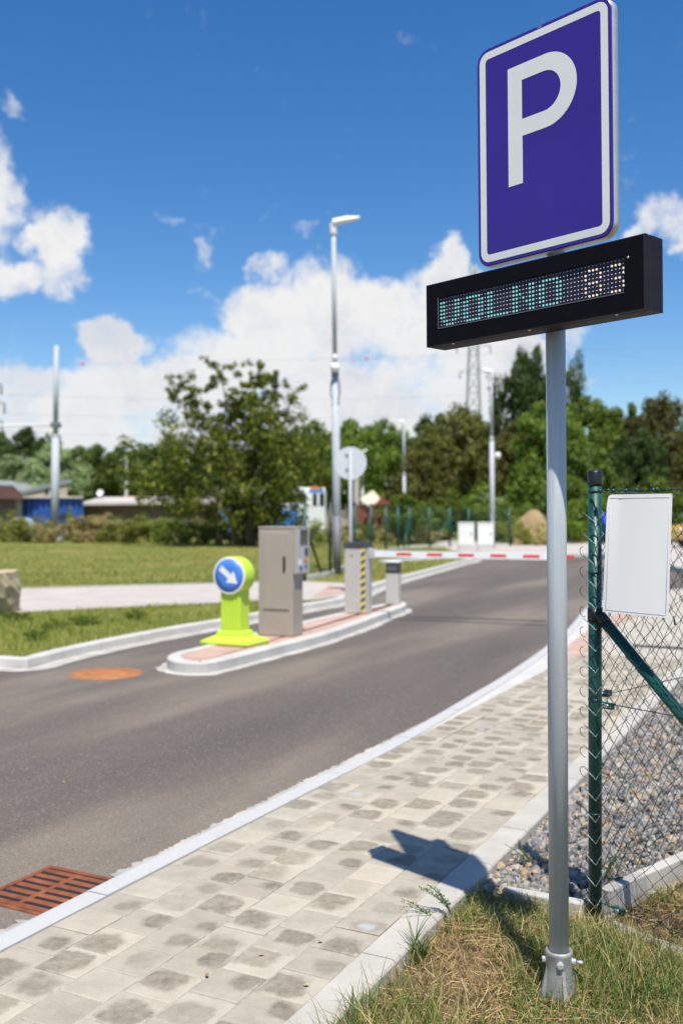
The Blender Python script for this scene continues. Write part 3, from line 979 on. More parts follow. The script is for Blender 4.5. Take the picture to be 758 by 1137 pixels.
for x in (.05, .11, .165, .21, .28): 
    p = EB * x + nB * .034 + Vector((0, 0, zt)); mb.ball(p, .008, 0, 8)
    mb.tube([p, p + Vector((random.uniform(-.01, .01), 0, .018))], .0014, 5)
mb.build('tie_wire', 'wire_green', fence)
def tensioner(p, e, up=0):
    mb = MB()
    ang = math.atan2(e.y, e.x)
    xf = Matrix.Translation(p) @ Matrix.Rotation(ang, 4, 'Z') @ Matrix.Rotation(R(up), 4, 'Y')
    mb.box((-.020, -.009, .008), (.022, .009, .011), 0, xf); mb.box((-.020, -.009, -.011), (.022, .009, -.008), 0, xf)
    mb.box((.019, -.009, -.011), (.022, .009, .011), 0, xf)
    mb.tube([(0.0, -.012, 0), (0.0, .012, 0)], .0075, 12, 1, xf=xf)
    mb.tube([(-.05, 0, 0), (-.020, 0, 0)], .003, 6, 0, xf=xf)
    mb.tube([(0.0, 0, .0), (-.004, 0, .02)], .002, 6, 0, xf=xf)
    mb.build('wire_tensioner', ['fence_green', 'wire_steel'], fence)
tensioner(EA * .125 + Vector((-EA.y, EA.x, 0)) * .03 + Vector((0, 0, .828)), EA, 0)
tensioner(EB * .085 + nB * .032 + Vector((0, 0, .818)), EB, 0)
tensioner(EB * .13 + nB * .032 + Vector((0, 0, .085)), EB, 6)
tensioner(EA * .19 + Vector((-EA.y, EA.x, 0)) * .02 + Vector((0, 0, .095)), EA, 0)
mb = MB()
b0 = EB * .018 - nB * .004 + Vector((0, 0, 1.10 - ZG - .01)); b1 = EB * 1.27 - nB * .004 + Vector((0, 0, .0))
mb.tube([b0, b1], .0205, 22); mb.build('brace', 'fence_green', fence)
mb = MB()
d_ = (b1 - b0).normalized()
mb.tube([b0 - d_ * .02, b0 + d_ * .045], .0225, 20)
mb.tube([(0, 0, 1.095 - ZG + .022), (0, 0, 1.095 - ZG - .03)], .0275, 24)
mb.build('brace_clamp', 'cap_black', fence)
for z in (.40, .825, 1.30, zt):
    mb = MB(); mb.tube([(0, 0, z - .004), (0, 0, z + .004)], .0262, 20); mb.build('wire_band', 'wire_green', fence)
mb = MB(); pt_ = EB * .362 + nB * .036 + Vector((0, 0, 1.118 - ZG))
mb.tube([pt_, pt_ + EB * .006 + Vector((0, 0, -.03))], .0028, 6); mb.build('cable_tie', 'black', fence)

# blank white notice board hung on the fence
nb_loc = POST + nB * .040
board_t = thing('notice_board', 'blank white notice board tied to the green fence', 'notice board', (nb_loc.x, nb_loc.y, ZG), math.atan2(EB.y, EB.x))
x0, x1, zb, zt2 = .082, .356, 1.112 - ZG, 1.538 - ZG
mb = MB()
def bend(x, z):
    u_ = (x - x0) / (x1 - x0)
    return .055 * (z - zt2) * 1.0 + .004 - .004 * math.sin(u_ * math.pi) - .010 * max(0, .18 - u_) / .18 * ((z - zb) / (zt2 - zb))
nx, nz = 16, 12
for side, off in ((0, 0.0), (1, .003)):
    V = []; Fs = []
    for i in range(nx + 1):
        for j in range(nz + 1):
            x = x0 + (x1 - x0) * i / nx; z = zb + (zt2 - zb) * j / nz
            xx = x + .010 * (1 - i / nx) * (j / nz)
            if i == 0 and j == nz: xx += .006; z -= .006
            V.append((xx, bend(x, z) + off, z))
    for i in range(nx):
        for j in range(nz):
            a = i*(nz+1) + j
            Fs.append((a, a + nz + 1, a + nz + 2, a + 1) if side == 0 else (a + 1, a + nz + 2, a + nz + 1, a))
    mb.add(V, Fs, 0, True)
mb.build('board', 'board_white', board_t)
mb = MB()
def bl(pts): mb.tube([(x + .010*(1-(x-x0)/(x1-x0))*((z-zb)/(zt2-zb)), bend(x, z) - .0002, z) for x, z in pts], .0008, 5)
m_ = .013
bl([(x0 + m_, zb + m_), (x0 + m_, zt2 - m_)]); bl([(x1 - m_*.7, zb + m_), (x1 - m_*.7, zt2 - m_)])
bl([(x0 + (x1-x0)*q, zb + m_*.7) for q in np.linspace(.04, .97, 9)]); bl([(x0 + (x1-x0)*q, zt2 - m_) for q in np.linspace(.04, .97, 9)])
mb.build('border', 'board_line', board_t)

# concrete boards at the foot of the fence
def plank(name, a, b, z0, z1, th, m, label):
    d = (b - a); ang = math.atan2(d.y, d.x)
    mb = MB(); L = d.length
    x = 0.0
    while x < L - .02:
        w = min(.33, L - x)
        mb.box((x + .002, -th/2, z0 - a.z), (x + w - .002, th/2, z1 - a.z + random.uniform(-.003, .003)))
        x += w
    o = mb.build(name, m, None, .006, loc=a, rot=(0, 0, ang))
    tag(o, label, 'kerb board'); return o
plank('concrete_board', board_l0 + Vector((0, 0, ZG)), POST - EB * .05 + Vector((0, 0, ZG)), ZG - .04, ZG + .055, .05, 'concrete', 'low pale concrete board between the paving edge and the green post')
ga = POST + EA * .06 + Vector((0, 0, ZG))
plank('concrete_board', ga, ga + EA * 3.2, ZG - .04, ZG + .10, .05, 'concrete', 'taller cream concrete board under the fence right of the post')
plank('concrete_board', POST + EB * .07 + Vector((0, 0, ZG)), POST + EB * 2.2 + Vector((0, 0, ZG)), ZG - .04, ZG + .02, .05, 'concrete', 'sunken concrete board in the grass below the notice board')

# ------------------------------------------------------------------ gravel stones
def gravel():
    ico = bmesh.new(); bmesh.ops.create_icosphere(ico, subdivisions=1, radius=1)
    bv = np.array([tuple(v.co) for v in ico.verts]); bf = np.array([[v.index for v in f.verts] for f in ico.faces]); ico.free()
    pts = []
    A = np.array([(POST + EA * .04)[0], (POST + EA * .04)[1]]); ea = np.array([EA.x, EA.y]); na = np.array([-EA.y, EA.x])
    B0 = np.array([board_l0.x, board_l0.y]); P0 = np.array([POST.x, POST.y])
    l1 = (P0 - B0) / np.linalg.norm(P0 - B0); nl1 = np.array([-l1[1], l1[0]])
    while len(pts) < 26000:
        s = rng.uniform(E_OUT + .01, 2.2); t = 3.2 + (rng.random() ** 1.5) * 7.5
        p = np.array([DS.x*s + DT.x*t, DS.y*s + DT.y*t])
        if p[0] / p[1] > .62: continue
        if (p - A) @ na < .03 and (p - A) @ ea > 0: continue
        if (p - B0) @ nl1 < .03: continue
        pts.append((p[0], p[1]))
    P = np.array(pts); n = len(P)
    sz = .009 + .013 * rng.random(n) ** 1.6
    V = bv[None] * (1 + rng.uniform(-.38, .38, (n, len(bv), 1)))
    V = V * (sz[:, None, None]) * rng.uniform(.6, 1.35, (n, 1, 3)) * np.array([1, 1, .75])
    q = rng.normal(size=(n, 4)); q /= np.linalg.norm(q, axis=1)[:, None]
    w, x, y, z = q.T
    Rm = np.stack([np.stack([1-2*(y*y+z*z), 2*(x*y-z*w), 2*(x*z+y*w)], 1), np.stack([2*(x*y+z*w), 1-2*(x*x+z*z), 2*(y*z-x*w)], 1), np.stack([2*(x*z-y*w), 2*(y*z+x*w), 1-2*(x*x+y*y)], 1)], 1)
    V = np.einsum('nij,nvj->nvi', Rm, V)
    V += np.stack([P[:, 0], P[:, 1], ZG - .012 + sz*.5 + rng.uniform(0, .022, n)], 1)[:, None, :]
    Fq = (bf[None] + (np.arange(n) * len(bv))[:, None, None]).reshape(-1, 3)
    o = mesh_np('gravel', V.reshape(-1, 3), Fq, 'stones', kind='stuff')
gravel()

# ------------------------------------------------------------------ grass
def blades(name, P, h, w, lean, m, seg=3, dirs=None, parent=None, kind=None, droop=1.0):
    n = len(P)
    th = rng.uniform(0, 2*np.pi, n) if dirs is None else dirs
    d = np.stack([np.cos(th), np.sin(th), np.zeros(n)], 1)
    fa = rng.uniform(0, 2*np.pi, n)
    sd = np.stack([np.cos(fa), np.sin(fa), np.zeros(n)], 1)
    lv = []
    for i in range(seg + 1):
        u = i / seg
        off = d * (lean * h * u ** (1 + droop))[:, None] if hasattr(lean, 'shape') else d * (lean * h * u ** (1 + droop))[:, None]
        z = np.zeros((n, 3)); z[:, 2] = h * u * np.sqrt(np.maximum(.05, 1 - (np.minimum(lean, .97) * u) ** 2))
        c = P + off + z
        ww = (w * (1 - u) ** .6 + w * .08)[:, None] * sd * .5
        lv += [c - ww, c + ww]
    V = np.stack(lv, 1)
    k = 2 * (seg + 1)
    f = np.array([(2*i, 2*i+1, 2*i+3, 2*i+2) for i in range(seg)])
    Fq = (f[None] + (np.arange(n) * k)[:, None, None]).reshape(-1, 4)
    return mesh_np(name, V.reshape(-1, 3), Fq, m, parent, smooth=False, kind=kind)

def near_points(n, patch=None):
    out = []
    P0 = np.array([POST.x, POST.y]); B0 = np.array([board_l0.x, board_l0.y])
    ea = np.array([EA.x, EA.y]); na = np.array([-EA.y, EA.x]); l1 = (P0-B0)/np.linalg.norm(P0-B0); nl1 = np.array([-l1[1], l1[0]])
    while len(out) < n:
        m_ = 4000
        x = rng.uniform(-.35, 2.1, m_); y = rng.uniform(2.2, 4.4, m_)
        s = x*DS.x + y*DS.y
        p = np.stack([x, y], 1)
        ok = (s > E_OUT + .012)
        ok &= ~((((p-B0) @ nl1) > -.02) & (((p-P0) @ ea) <= 0.02))
        ok &= ~((((p-P0) @ na) > -.045) & (((p-P0) @ ea) > 0))
        if patch is not None: ok &= patch(p)
        out += list(map(tuple, p[ok]))
    return np.array(out[:n])
def vnoise(p, sc, seed):
    """cheap smooth value noise on plan points"""
    g = np.random.default_rng(seed).random((64, 64))
    q = p * sc + 17.3
    i = np.floor(q).astype(int); f = q - i; f = f*f*(3-2*f)
    a = g[i[:, 0] % 64, i[:, 1] % 64]; b = g[(i[:, 0]+1) % 64, i[:, 1] % 64]; c = g[i[:, 0] % 64, (i[:, 1]+1) % 64]; d = g[(i[:, 0]+1) % 64, (i[:, 1]+1) % 64]
    return (a*(1-f[:, 0]) + b*f[:, 0])*(1-f[:, 1]) + (c*(1-f[:, 0]) + d*f[:, 0])*f[:, 1]
def z3(p, z): return np.concatenate([p, np.full((len(p), 1), z)], 1)
# greener towards the camera, strawy near the fence
def green_patch(p): 
    dist = (p[:, 1] - 2.55) / 1.2
    return vnoise(p, 4.0, 3) + rng.normal(0, .16, len(p)) > .17 + .42 * np.clip(dist, 0, 1)
P = near_points(23000, green_patch)
blades('grass', z3(P, ZG), rng.uniform(.035, .12, len(P)) * (.55 + .7*vnoise(P, 5, 5)), rng.uniform(.0022, .0042, len(P)), rng.uniform(.15, .9, len(P)), 'grass_near', kind='stuff')
P = near_points(13000)
blades('dry_grass', z3(P, ZG + .004), rng.uniform(.03, .12, len(P)), rng.uniform(.0012, .0028, len(P)), rng.uniform(.7, .98, len(P)), 'straw', kind='stuff', droop=.3)
P = near_points(4200, lambda p: (vnoise(p, 3.3, 8) > .42) & (p[:, 1] < 3.5))
blades('tall_grass', z3(P, ZG), rng.uniform(.10, .19, len(P)), rng.uniform(.0025, .0045, len(P)), rng.uniform(.2, .8, len(P)), 'grass_near', 4, kind='stuff')
# straw lying flat
def litter(n):
    P = near_points(n)
    th = rng.uniform(0, 2*np.pi, n); L = rng.uniform(.02, .13, n); w = rng.uniform(.0012, .003, n)
    d = np.stack([np.cos(th), np.sin(th), rng.uniform(-.05, .12, n)], 1); sd = np.stack([-np.sin(th), np.cos(th), np.zeros(n)], 1)
    c = z3(P, ZG + .006); c[:, 2] += rng.uniform(0, .03, n)
    bow = sd * (rng.normal(0, .08, n) * L)[:, None]
    lv = []
    for u in (-.5, 0, .5):
        q = c + d * (L*u)[:, None] + bow * (1 - 4*u*u) ; lv += [q - sd*w[:, None]/2, q + sd*w[:, None]/2 + np.array([0, 0, .0008])]
    V = np.stack(lv, 1); f = np.array([(0, 1, 3, 2), (2, 3, 5, 4)])
    Fq = (f[None] + (np.arange(n)*6)[:, None, None]).reshape(-1, 4)
    mesh_np('straw_litter', V.reshape(-1, 3), Fq, 'straw', kind='stuff')
litter(6000)
# broad little clover-like leaves
def leaflets(name, P, z, size, m, kind=None, parent=None, flat=.5):
    n = len(P)
    a = rng.normal(size=(n, 3)); a[:, 2] = np.abs(a[:, 2]) + flat; a /= np.linalg.norm(a, axis=1)[:, None]
    r = rng.normal(size=(n, 3)); u = np.cross(a, r); u /= np.linalg.norm(u, axis=1)[:, None]; v = np.cross(a, u)
    s = size[:, None]
    c = np.concatenate([P, z[:, None]], 1)
    V = np.stack([c - u*s, c - v*s*.55 + a*s*.15, c + u*s, c + v*s*.55 + a*s*.15], 1)
    Fq = np.arange(4*n).reshape(-1, 4)
    return mesh_np(name, V.reshape(-1, 3), Fq, m, parent, kind=kind)
P = near_points(12000, lambda p: (vnoise(p, 6, 11) > .38) & (vnoise(p, 4.0, 3) > .15 + .45*np.clip((p[:, 1]-2.5)/1.2, 0, 1)))
leaflets('ground_weeds', P, ZG + rng.uniform(.004, .05, len(P)), rng.uniform(.004, .009, len(P)), 'weed_fresh', kind='stuff')

# individual weeds
def tuft(name, label, cat, loc, n, hmin, hmax, spread, m='weed_fresh', lean=(.2, .9), w=(.003, .006)):
    P = rng.normal(0, spread, (n, 2))
    o = blades(name, z3(P, 0), rng.uniform(hmin, hmax, n), rng.uniform(*w, n), rng.uniform(*lean, n), m, 4)
    o.location = loc; tag(o, label, cat); return o
def at_g(px, py, z): return gp(px, py, z)
tuft('grass_tuft', 'green grass tuft growing against the paving edge', 'grass tuft', at_g(463, 1070, ZG), 46, .06, .21, .014)
tuft('grass_tuft', 'small grass blades leaning over the kerb edge at the bottom of the bed', 'grass tuft', at_g(405, 1134, ZG), 16, .05, .14, .018)
tuft('grass_tuft', 'long green tuft in the grass bed right of the post foot', 'grass tuft', at_g(716, 1120, ZG), 70, .08, .20, .05)
def feather_weed(name, label, loc, stems, h, m='weed_fresh', lean_dir=None):
    root = thing(name, label, 'weed', loc)
    mb = MB(); tips = []
    for i in range(stems):
        a = random.uniform(0, 2*math.pi) if lean_dir is None else lean_dir + random.gauss(0, .5)
        l = random.uniform(.35, 1.0); hh_ = h * random.uniform(.6, 1)
        pts = [Vector((math.cos(a)*l*hh_*u**1.3, math.sin(a)*l*hh_*u**1.3, hh_*u*(1-.35*l*u))) for u in np.linspace(0, 1, 7)]
        mb.tube(pts, [.0013*(1-.6*u) for u in np.linspace(0, 1, 7)], 5)
        for u in np.linspace(.25, 1, 16):
            k_ = int(u*6); p = pts[k_].lerp(pts[min(k_+1, 6)], u*6-k_)
            b = Vector((random.gauss(0, 1), random.gauss(0, 1), random.uniform(-.2, 1))).normalized() * h * .11 * (1.2-u)
            mb.tube([p, p + b], .0007, 4); tips += [p + b*q for q in (.5, .8, 1.0)]
    mb.build('stem', m, root)
    t = np.array([tuple(p) for p in tips])
    leaflets('leaf_spray', t[:, :2], t[:, 2] + rng.normal(0, .002, len(t)), rng.uniform(.002, .0048, len(t)), m, None, root)
feather_weed('feathery_weed', 'feathery weed arching over the pavers left of the paving edge', at_g(500, 1015, -.0), 6, .17, lean_dir=R(195))
feather_weed('feathery_weed', 'upright feathery weed by the shaded corner of the paving edge', at_g(487, 1030, ZG), 4, .17)
feather_weed('feathery_weed', 'yellow green weed trailing through the fence mesh at the green post', at_g(668, 985, ZG), 7, .22, lean_dir=R(10))
feather_weed('feathery_weed', 'thin weed standing in the gravel corner by the edging', at_g(590, 965, ZG), 6, .14, lean_dir=R(160))
# leaf chips blown onto the road and paving
P = []
for px, py in ((31, 851), (33, 860), (71, 865), (38, 838), (120, 850), (205, 995), (150, 960), (290, 1062), (230, 1085), (355, 1048), (340, 1096)):
    g_ = gp(px, py, 0); P.append((g_.x, g_.y))
P = np.array(P)
zr_ = np.where((P[:, 0]*DS.x + P[:, 1]*DS.y) < K_OUT, ZR + .01, .008)
leaflets('leaf_litter', P, zr_, np.full(len(P), .012), 'straw', kind='stuff', flat=4)

# verge and meadow blades
def region_points(n, f):
    out = []
    while len(out) < n:
        p = f(6000); out += list(map(tuple, p))
    return np.array(out[:n])
lkx = np.array([(p.x, p.y) for p in lawn_edge])
path_n = np.array([tuple(gp(*q)[:2]) for q in ((-160, 690), (22, 684), (120, 679), (240, 673.5), (300, 670.5), (345, 670))])
path_f = np.array([tuple(gp(*q)[:2]) for q in ((-160, 661), (22, 655.5), (120, 652.5), (285, 648.5), (340, 647))])
def verge(m_):
    x = rng.uniform(-9, -.3, m_); y = rng.uniform(9.5, 16, m_)
    near = np.interp(x, lkx[:40, 0], lkx[:40, 1]); far = np.interp(x, path_n[:, 0], path_n[:, 1])
    ok = (y > near + .05) & (y < far)
    return np.stack([x, y], 1)[ok]
P = region_points(16000, verge)
hh_ = rng.uniform(.03, .11, len(P)) * (.4 + 1.2*vnoise(P, 1.6, 21))
blades('verge_grass', z3(P, .045), hh_, rng.uniform(.006, .012, len(P)), rng.uniform(.2, .9, len(P)), 'grass_far', 2, kind='stuff')
def meadow(m_):
    y = 15 + 33*rng.random(m_)**1.6; x = rng.uniform(-.42, .12, m_)*y
    far = np.interp(x, path_f[:, 0], path_f[:, 1]); near = np.interp(y, lkx[:, 1], lkx[:, 0])
    ok = (y > far + .1) & (x < near - .1)
    return np.stack([x, y], 1)[ok]
P = region_points(26000, meadow)
hh_ = rng.uniform(.03, .09, len(P)) * (.5 + .9*vnoise(P, .5, 22))
blades('meadow_grass', z3(P, .045), hh_, rng.uniform(.012, .03, len(P)), rng.uniform(.3, .95, len(P)), 'grass_far', 2, kind='stuff')

# ------------------------------------------------------------------ drain grate and manhole
gr = thing('drain_grate', 'rusty slotted drain grate set in the road against the kerb', 'drain grate', st(-2.832, 2.997, ZR), math.atan2(DS.y, DS.x))
mb = MB()
w2, l2 = .178, .208
mb.box((-w2, -l2, -.03), (w2, -l2 + .022, .006)); mb.box((-w2, l2 - .022, -.03), (w2, l2, .006))
mb.box((-w2, -l2 + .022, -.03), (-w2 + .022, l2 - .022, .006)); mb.box((w2 - .022, -l2 + .022, -.03), (w2, l2 - .022, .006))
mb.build('frame', 'rust', gr, .003)
mb = MB()
for i in range(7):
    y = -l2 + .046 + i * (2*l2 - .092) / 6
    mb.box((-w2 + .022, y - .016, -.028), (w2 - .022, y + .016, .004))
mb.box((-.016, -l2 + .022, -.026), (.016, l2 - .022, .0015))
mb.build('bars', 'rust', gr, .005)
mb = MB(); mb.add([(-w2, -l2, .0015 - .004), (w2, -l2, .0015 - .004), (w2, l2, -.0025), (-w2, l2, -.0025)], [(0, 1, 2, 3)])
mb.add([(-w2 + .01, -l2 + .01, .001), (w2 - .01, -l2 + .01, .001), (w2 - .01, l2 - .01, .001), (-w2 + .01, l2 - .01, .001)], [(0, 1, 2, 3)])
mb.v = mb.v[4:]; mb.f = [[0, 1, 2, 3]]; mb.mi = [0]; mb.sm = [False]
mb.build('pit', 'hole', gr)
mh = thing('manhole_cover', 'round rusty manhole cover in the road by the island', 'manhole cover', gp(118, 749, ZR - .009))
mb = MB(); mb.lathe([(.34, 0), (.34, .012), (.325, .014), (.322, .009), (.312, .009), (.309, .014), (.12, .016), (.02, .016)], 40)
for i in range(8):
    q = i*math.pi/4
    mb.box((-.03, -.012, .013), (.03, .012, .019), 0, Matrix.Rotation(q, 4, 'Z') @ Matrix.Translation((.2, 0, 0)))
mb.build('lid', 'rust_light', mh)

# ------------------------------------------------------------------ things on the island
YI = R(22)
def irot(): return -YI
# keep-right beacon
g_ = gp(261, 714, ZI)
bc = thing('traffic_beacon', 'fluorescent yellow keep right beacon on the end of the island', 'traffic beacon', (g_.x, g_.y, ZI), -R(26))
mb = MB()
def rect_(a, b): return [(-a, -b), (a, -b), (a, b), (-a, b)]
def frustum(mb, a0, b0, z0, a1, b1, z1, mi=0):
    V = [(x, y, z0) for x, y in rect_(a0, b0)] + [(x, y, z1) for x, y in rect_(a1, b1)]
    mb.add(V, [(3, 2, 1, 0), (4, 5, 6, 7)] + [(i, (i+1) % 4, 4+(i+1) % 4, 4+i) for i in range(4)], mi)
frustum(mb, .30, .23, 0, .30, .23, .035); frustum(mb, .29, .22, .0352, .17, .13, .09); frustum(mb, .17, .13, .0902, .145, .115, .14)
mb.build('base', 'beacon', bc, .012)
mb = MB()
mb.box((-.122, -.09, .13), (.122, .09, .62))
for i in range(5): mb.box((-.105 + i*.046, -.096, .16), (-.079 + i*.046, -.089, .54))
mb.build('body', 'beacon', bc, .02, 3)
xf = Matrix.Translation((0, 0, .725)) @ Matrix.Rotation(R(90), 4, 'X')
mb = MB(); mb.lathe([(.16, -.115), (.19, -.10), (.200, -.06), (.203, .10), (.199, .115), (.185, .118)], 48, xf=xf)
hood = mb.build('hood', 'beacon', bc)
mb = MB(); mb.lathe([(.196, .1185), (.196, .122), (.190, .1235)], 48, 1, xf=xf); mb.lathe([(.176, .1237), (.176, .1250), (.10, .1252)], 48, 0, xf=xf)
disc = mb.build('sign_disc', ['sign_blue', 'white_sheet'], bc)
mb = MB()
ar = [(-.135, -.030), (.015, -.030), (.015, -.078), (.135, 0), (.015, .078), (.015, .030), (-.135, .030)]
mb.prism(ar, .1254, .1264, 0, xf @ Matrix.Rotation(R(-38), 4, 'Z'))
mb.build('arrow', 'white_sheet', disc)

# ticket machine: local x towards the lane, local y away from camera
g_ = gp(325, 707, ZI)
tm = thing('ticket_machine', 'grey parking ticket machine on the island behind the yellow beacon', 'ticket machine', (g_.x, g_.y, ZI), irot())
mb = MB(); mb.box((-.43, 0, .0), (0, .28, 1.215)); mb.box((-.435, -.006, 1.2152), (.045, .36, 1.235)); mb.box((-.43, .2803, .68), (.002, .355, 1.215))
mb.build('cabinet', 'beige_metal', tm, .008)
mb = MB(); mb.box((.0005, -.003, .70), (.04, .357, 1.2145)); mb.build('panel_hood', 'beige_metal', tm, .006)
mb = MB(); mb.box((-.365, -.012, .30), (-.045, .002, 1.17))
door = mb.build('door', 'beige_metal', tm, .005)
mb = MB(); mb.box((-.112, -.026, .735), (-.086, -.011, .90)); mb.lathe([(.014, 0), (.014, .02)], 12, xf=Matrix.Translation((-.099, -.011, .78)) @ Matrix.Rotation(R(90), 4, 'X'))
mb.build('handle', 'cap_black', door, .004)
mb = MB(); mb.box((.0402, .004, .705), (.047, .352, 1.21)); fp = mb.build('front_panel', 'light_metal', tm, .004)
def fpart(name, y0, y1, z0, z1, m, th=.006):
    mb = MB(); mb.box((.047, y0, z0), (.047 + th, y1, z1)); return mb.build(name, m, fp, .002)
fpart('screen', .10, .30, 1.03, 1.20, 'glass_dark'); fpart('keypad', .22, .31, .90, .99, 'dark_metal'); fpart('card_slot', .20, .30, .83, .87, 'orange')
fpart('ticket_slot', .06, .13, .80, .86, 'white_paint'); fpart('coin_slot', .22, .29, .76, .80, 'lamp_dark'); fpart('speaker_grille', .09, .14, .74, .78, 'dark_metal')

# barrier gate
g_ = gp(405.5, 681.6, ZI)
bg = thing('barrier_gate', 'grey barrier cabinet with a red and white boom across the lane', 'barrier gate', (g_.x, g_.y, ZI), irot())
mb = MB(); mb.box((-.31, 0, 0), (0, .26, .91)); mb.build('housing', 'beige_metal', bg, .008)
bg.children[0].data.materials[0] = mat('barrier_grey', (.49, .45, .40), .5, 0, .04, 3, 0)
mb = MB(); mb.box((-.325, -.015, .9105), (.015, .275, .955)); mb.box((-.29, .02, .9555), (-.02, .24, .985)); mb.build('lid', 'dark_metal', bg, .015)
mb = MB()
zs = .04
i = 0
mb.box((-.062, -.004, .02), (-.004, -.001, .90), 0)
while zs < .86:
    mb.add([(-.062, -.0055, zs), (-.004, -.0055, zs + .045), (-.004, -.0055, zs + .095), (-.062, -.0055, zs + .05)], [(0, 1, 2, 3)], 1)
    zs += .105
mb.build('hazard_stripe', ['yellow', 'black'], bg)
mb = MB(); mb.lathe([(.012, 0), (.012, .006)], 12, xf=Matrix.Translation((-.2, 0, .80)) @ Matrix.Rotation(R(90), 4, 'X')); mb.build('lock', 'dark_metal', bg)
mb = MB(); mb.box((.0005, .05, .0), (.02, .21, .905)); mb.build('side_panel', 'light_metal', bg, .004)
mb = MB(); mb.box((.021, .06, .76), (.11, .16, .89)); mb.build('boom_bracket', 'light_metal', bg, .01)
mb = MB()
mb.box((.10, .085, .782), (2.66, .135, .868), 0)
per = .445
for i in range(6):
    x = .42 + i*.4355
    mb.box((x, .0835, .806), (x + .215, .0850, .846), 1)
    mb.box((x, .135, .806), (x + .215, .1365, .846), 1)
mb.build('boom', ['white_paint', 'red'], bg)
# sensor post
g_ = gp(435, 671.5, ZI)
sp = thing('sensor_post', 'short beige sensor post with a black face at the far end of the island', 'sensor post', (g_.x, g_.y, ZI), irot())
mb = MB(); mb.box((-.10, 0, 0), (.10, .14, .47)); mb.build('body', mat('sensor_beige', (.52, .49, .44), .5, 0, .04, 3, 0), sp, .008)
mb = MB(); mb.box((-.10, 0, .4705), (.10, .14, .635)); head = mb.build('sensor_head', 'dark_metal', sp, .006)
for x in (-.035, .035):
    mb = MB(); mb.box((x - .022, -.008, .52), (x + .022, -.001, .575)); mb.build('lens', 'lamp_dark', head, .003)
mb = MB(); mb.box((-.108, -.008, .6355), (.108, .15, .665)); mb.build('cap', 'white_paint', sp, .008)

# ------------------------------------------------------------------ lamps, poles and far signs
def lamp(name, label, px_base, px_top, y_base, y_top, Y, r0, r1, head_dx, group='street lamps', dark_y=None, sleeve_y=None, extra=None):
    b = at(px_base, y_base, Y); b.z = 0.0
    tp = at(px_top, y_top, Y)
    root = thing(name, label, 'street lamp', (b.x, b.y, 0.0), 0, group)
    hgt = tp.z; dxl = tp.x - b.x
    def P(z): return Vector((dxl * z / hgt, 0, z))
    mb = MB()
    zs = at(px_top, sleeve_y, Y).z if sleeve_y else hgt * .55
    mb.tube([P(0), P(zs)], r0, 16); mb.tube([P(zs), P(zs + r0*2)], [r0, r1], 16); mb.tube([P(zs + r0*2), P(hgt)], r1, 14)
    mb.build('pole', 'galv_far', root)
    if dark_y:
        mb = MB(); zd = at(px_base, dark_y, Y).z; mb.tube([P(0.0), P(zd)], r0*1.06, 16); mb.build('pole_base', 'lamp_dark', root)
    sc = abs(head_dx)
    sx = 1 if head_dx > 0 else -1
    mb = MB()
    top = P(hgt)
    mb.tube([top + Vector((0, 0, -.25)), top + Vector((0, 0, .02))], r1*1.5, 12)
    mb.add([(-.03*sx, -.13, 0), (sc*.55*sx, -.16, .07), (sc*sx, -.10, .13), (sc*sx, .10, .13), (sc*.55*sx, .16, .07), (-.03*sx, .13, 0),
            (-.03*sx, -.10, .10), (sc*.5*sx, -.10, .17), (sc*sx, -.08, .17), (sc*sx, .08, .17), (sc*.5*sx, .10, .17), (-.03*sx, .10, .10)],
           [(0, 1, 4, 5), (1, 2, 3, 4), (6, 11, 10, 7), (7, 10, 9, 8), (0, 6, 7, 1), (1, 7, 8, 2), (2, 8, 9, 3), (3, 9, 10, 4), (4, 10, 11, 5), (5, 11, 6, 0)], 0, False, Matrix.Translation(top))
    mb.build('lamp_head', 'white_paint', root, .02)
    return root, P
l1, P1 = lamp('street_lamp', 'tall street lamp with a dark foot rising behind the barrier', 374.5, 370, 640, 249, 23.2, .092, .055, .62, dark_y=573, sleeve_y=413)
mb = MB()
zc = at(372, 409, 23.2).z
mb.ball(P1(zc) + Vector((.0, -.14, 0)), .115, 0, 14); mb.ball(P1(zc + .25) + Vector((0, -.07, 0)), .07, 0, 10)
mb.build('camera_dome', 'white_paint', l1)
mb = MB()
for sx in (-1, 1):
    mb.tube([P1(zc - .12) + Vector((.02*sx, -.13, 0)), P1(zc - .35) + Vector((.10*sx, -.13, 0)), P1(zc - .6) + Vector((.11*sx, -.12, 0)), P1(zc - .75) + Vector((.06*sx, -.11, 0))], .015, 6)
mb.build('cable_loop', 'lamp_dark', l1)
l2, P2 = lamp('street_lamp', 'street lamp with a small white camera between the cabinets and the tall tree', 546.5, 545, 600, 414, 42, .10, .055, -.42, dark_y=571, sleeve_y=490)
zc = at(548, 506, 42).z
mb = MB(); mb.tube([P2(zc) + Vector((.08, 0, 0)), P2(zc) + Vector((.22, -.05, 0))], .03, 8); mb.ball(P2(zc) + Vector((.24, -.06, .02)), .13, 0, 12); mb.build('camera_dome', 'white_paint', l2)
lamp('street_lamp', 'slender street lamp in front of the middle of the treeline', 449, 448, 600, 470, 55, .085, .06, -.3)
lamp('street_lamp', 'distant street lamp left of the apple tree above the sheds', 140.5, 140.5, 600, 495, 74, .12, .10, .25)
lamp('street_lamp', 'small distant lamp just right of the round sign', 402.5, 402.5, 595, 502, 70, .09, .07, .35)
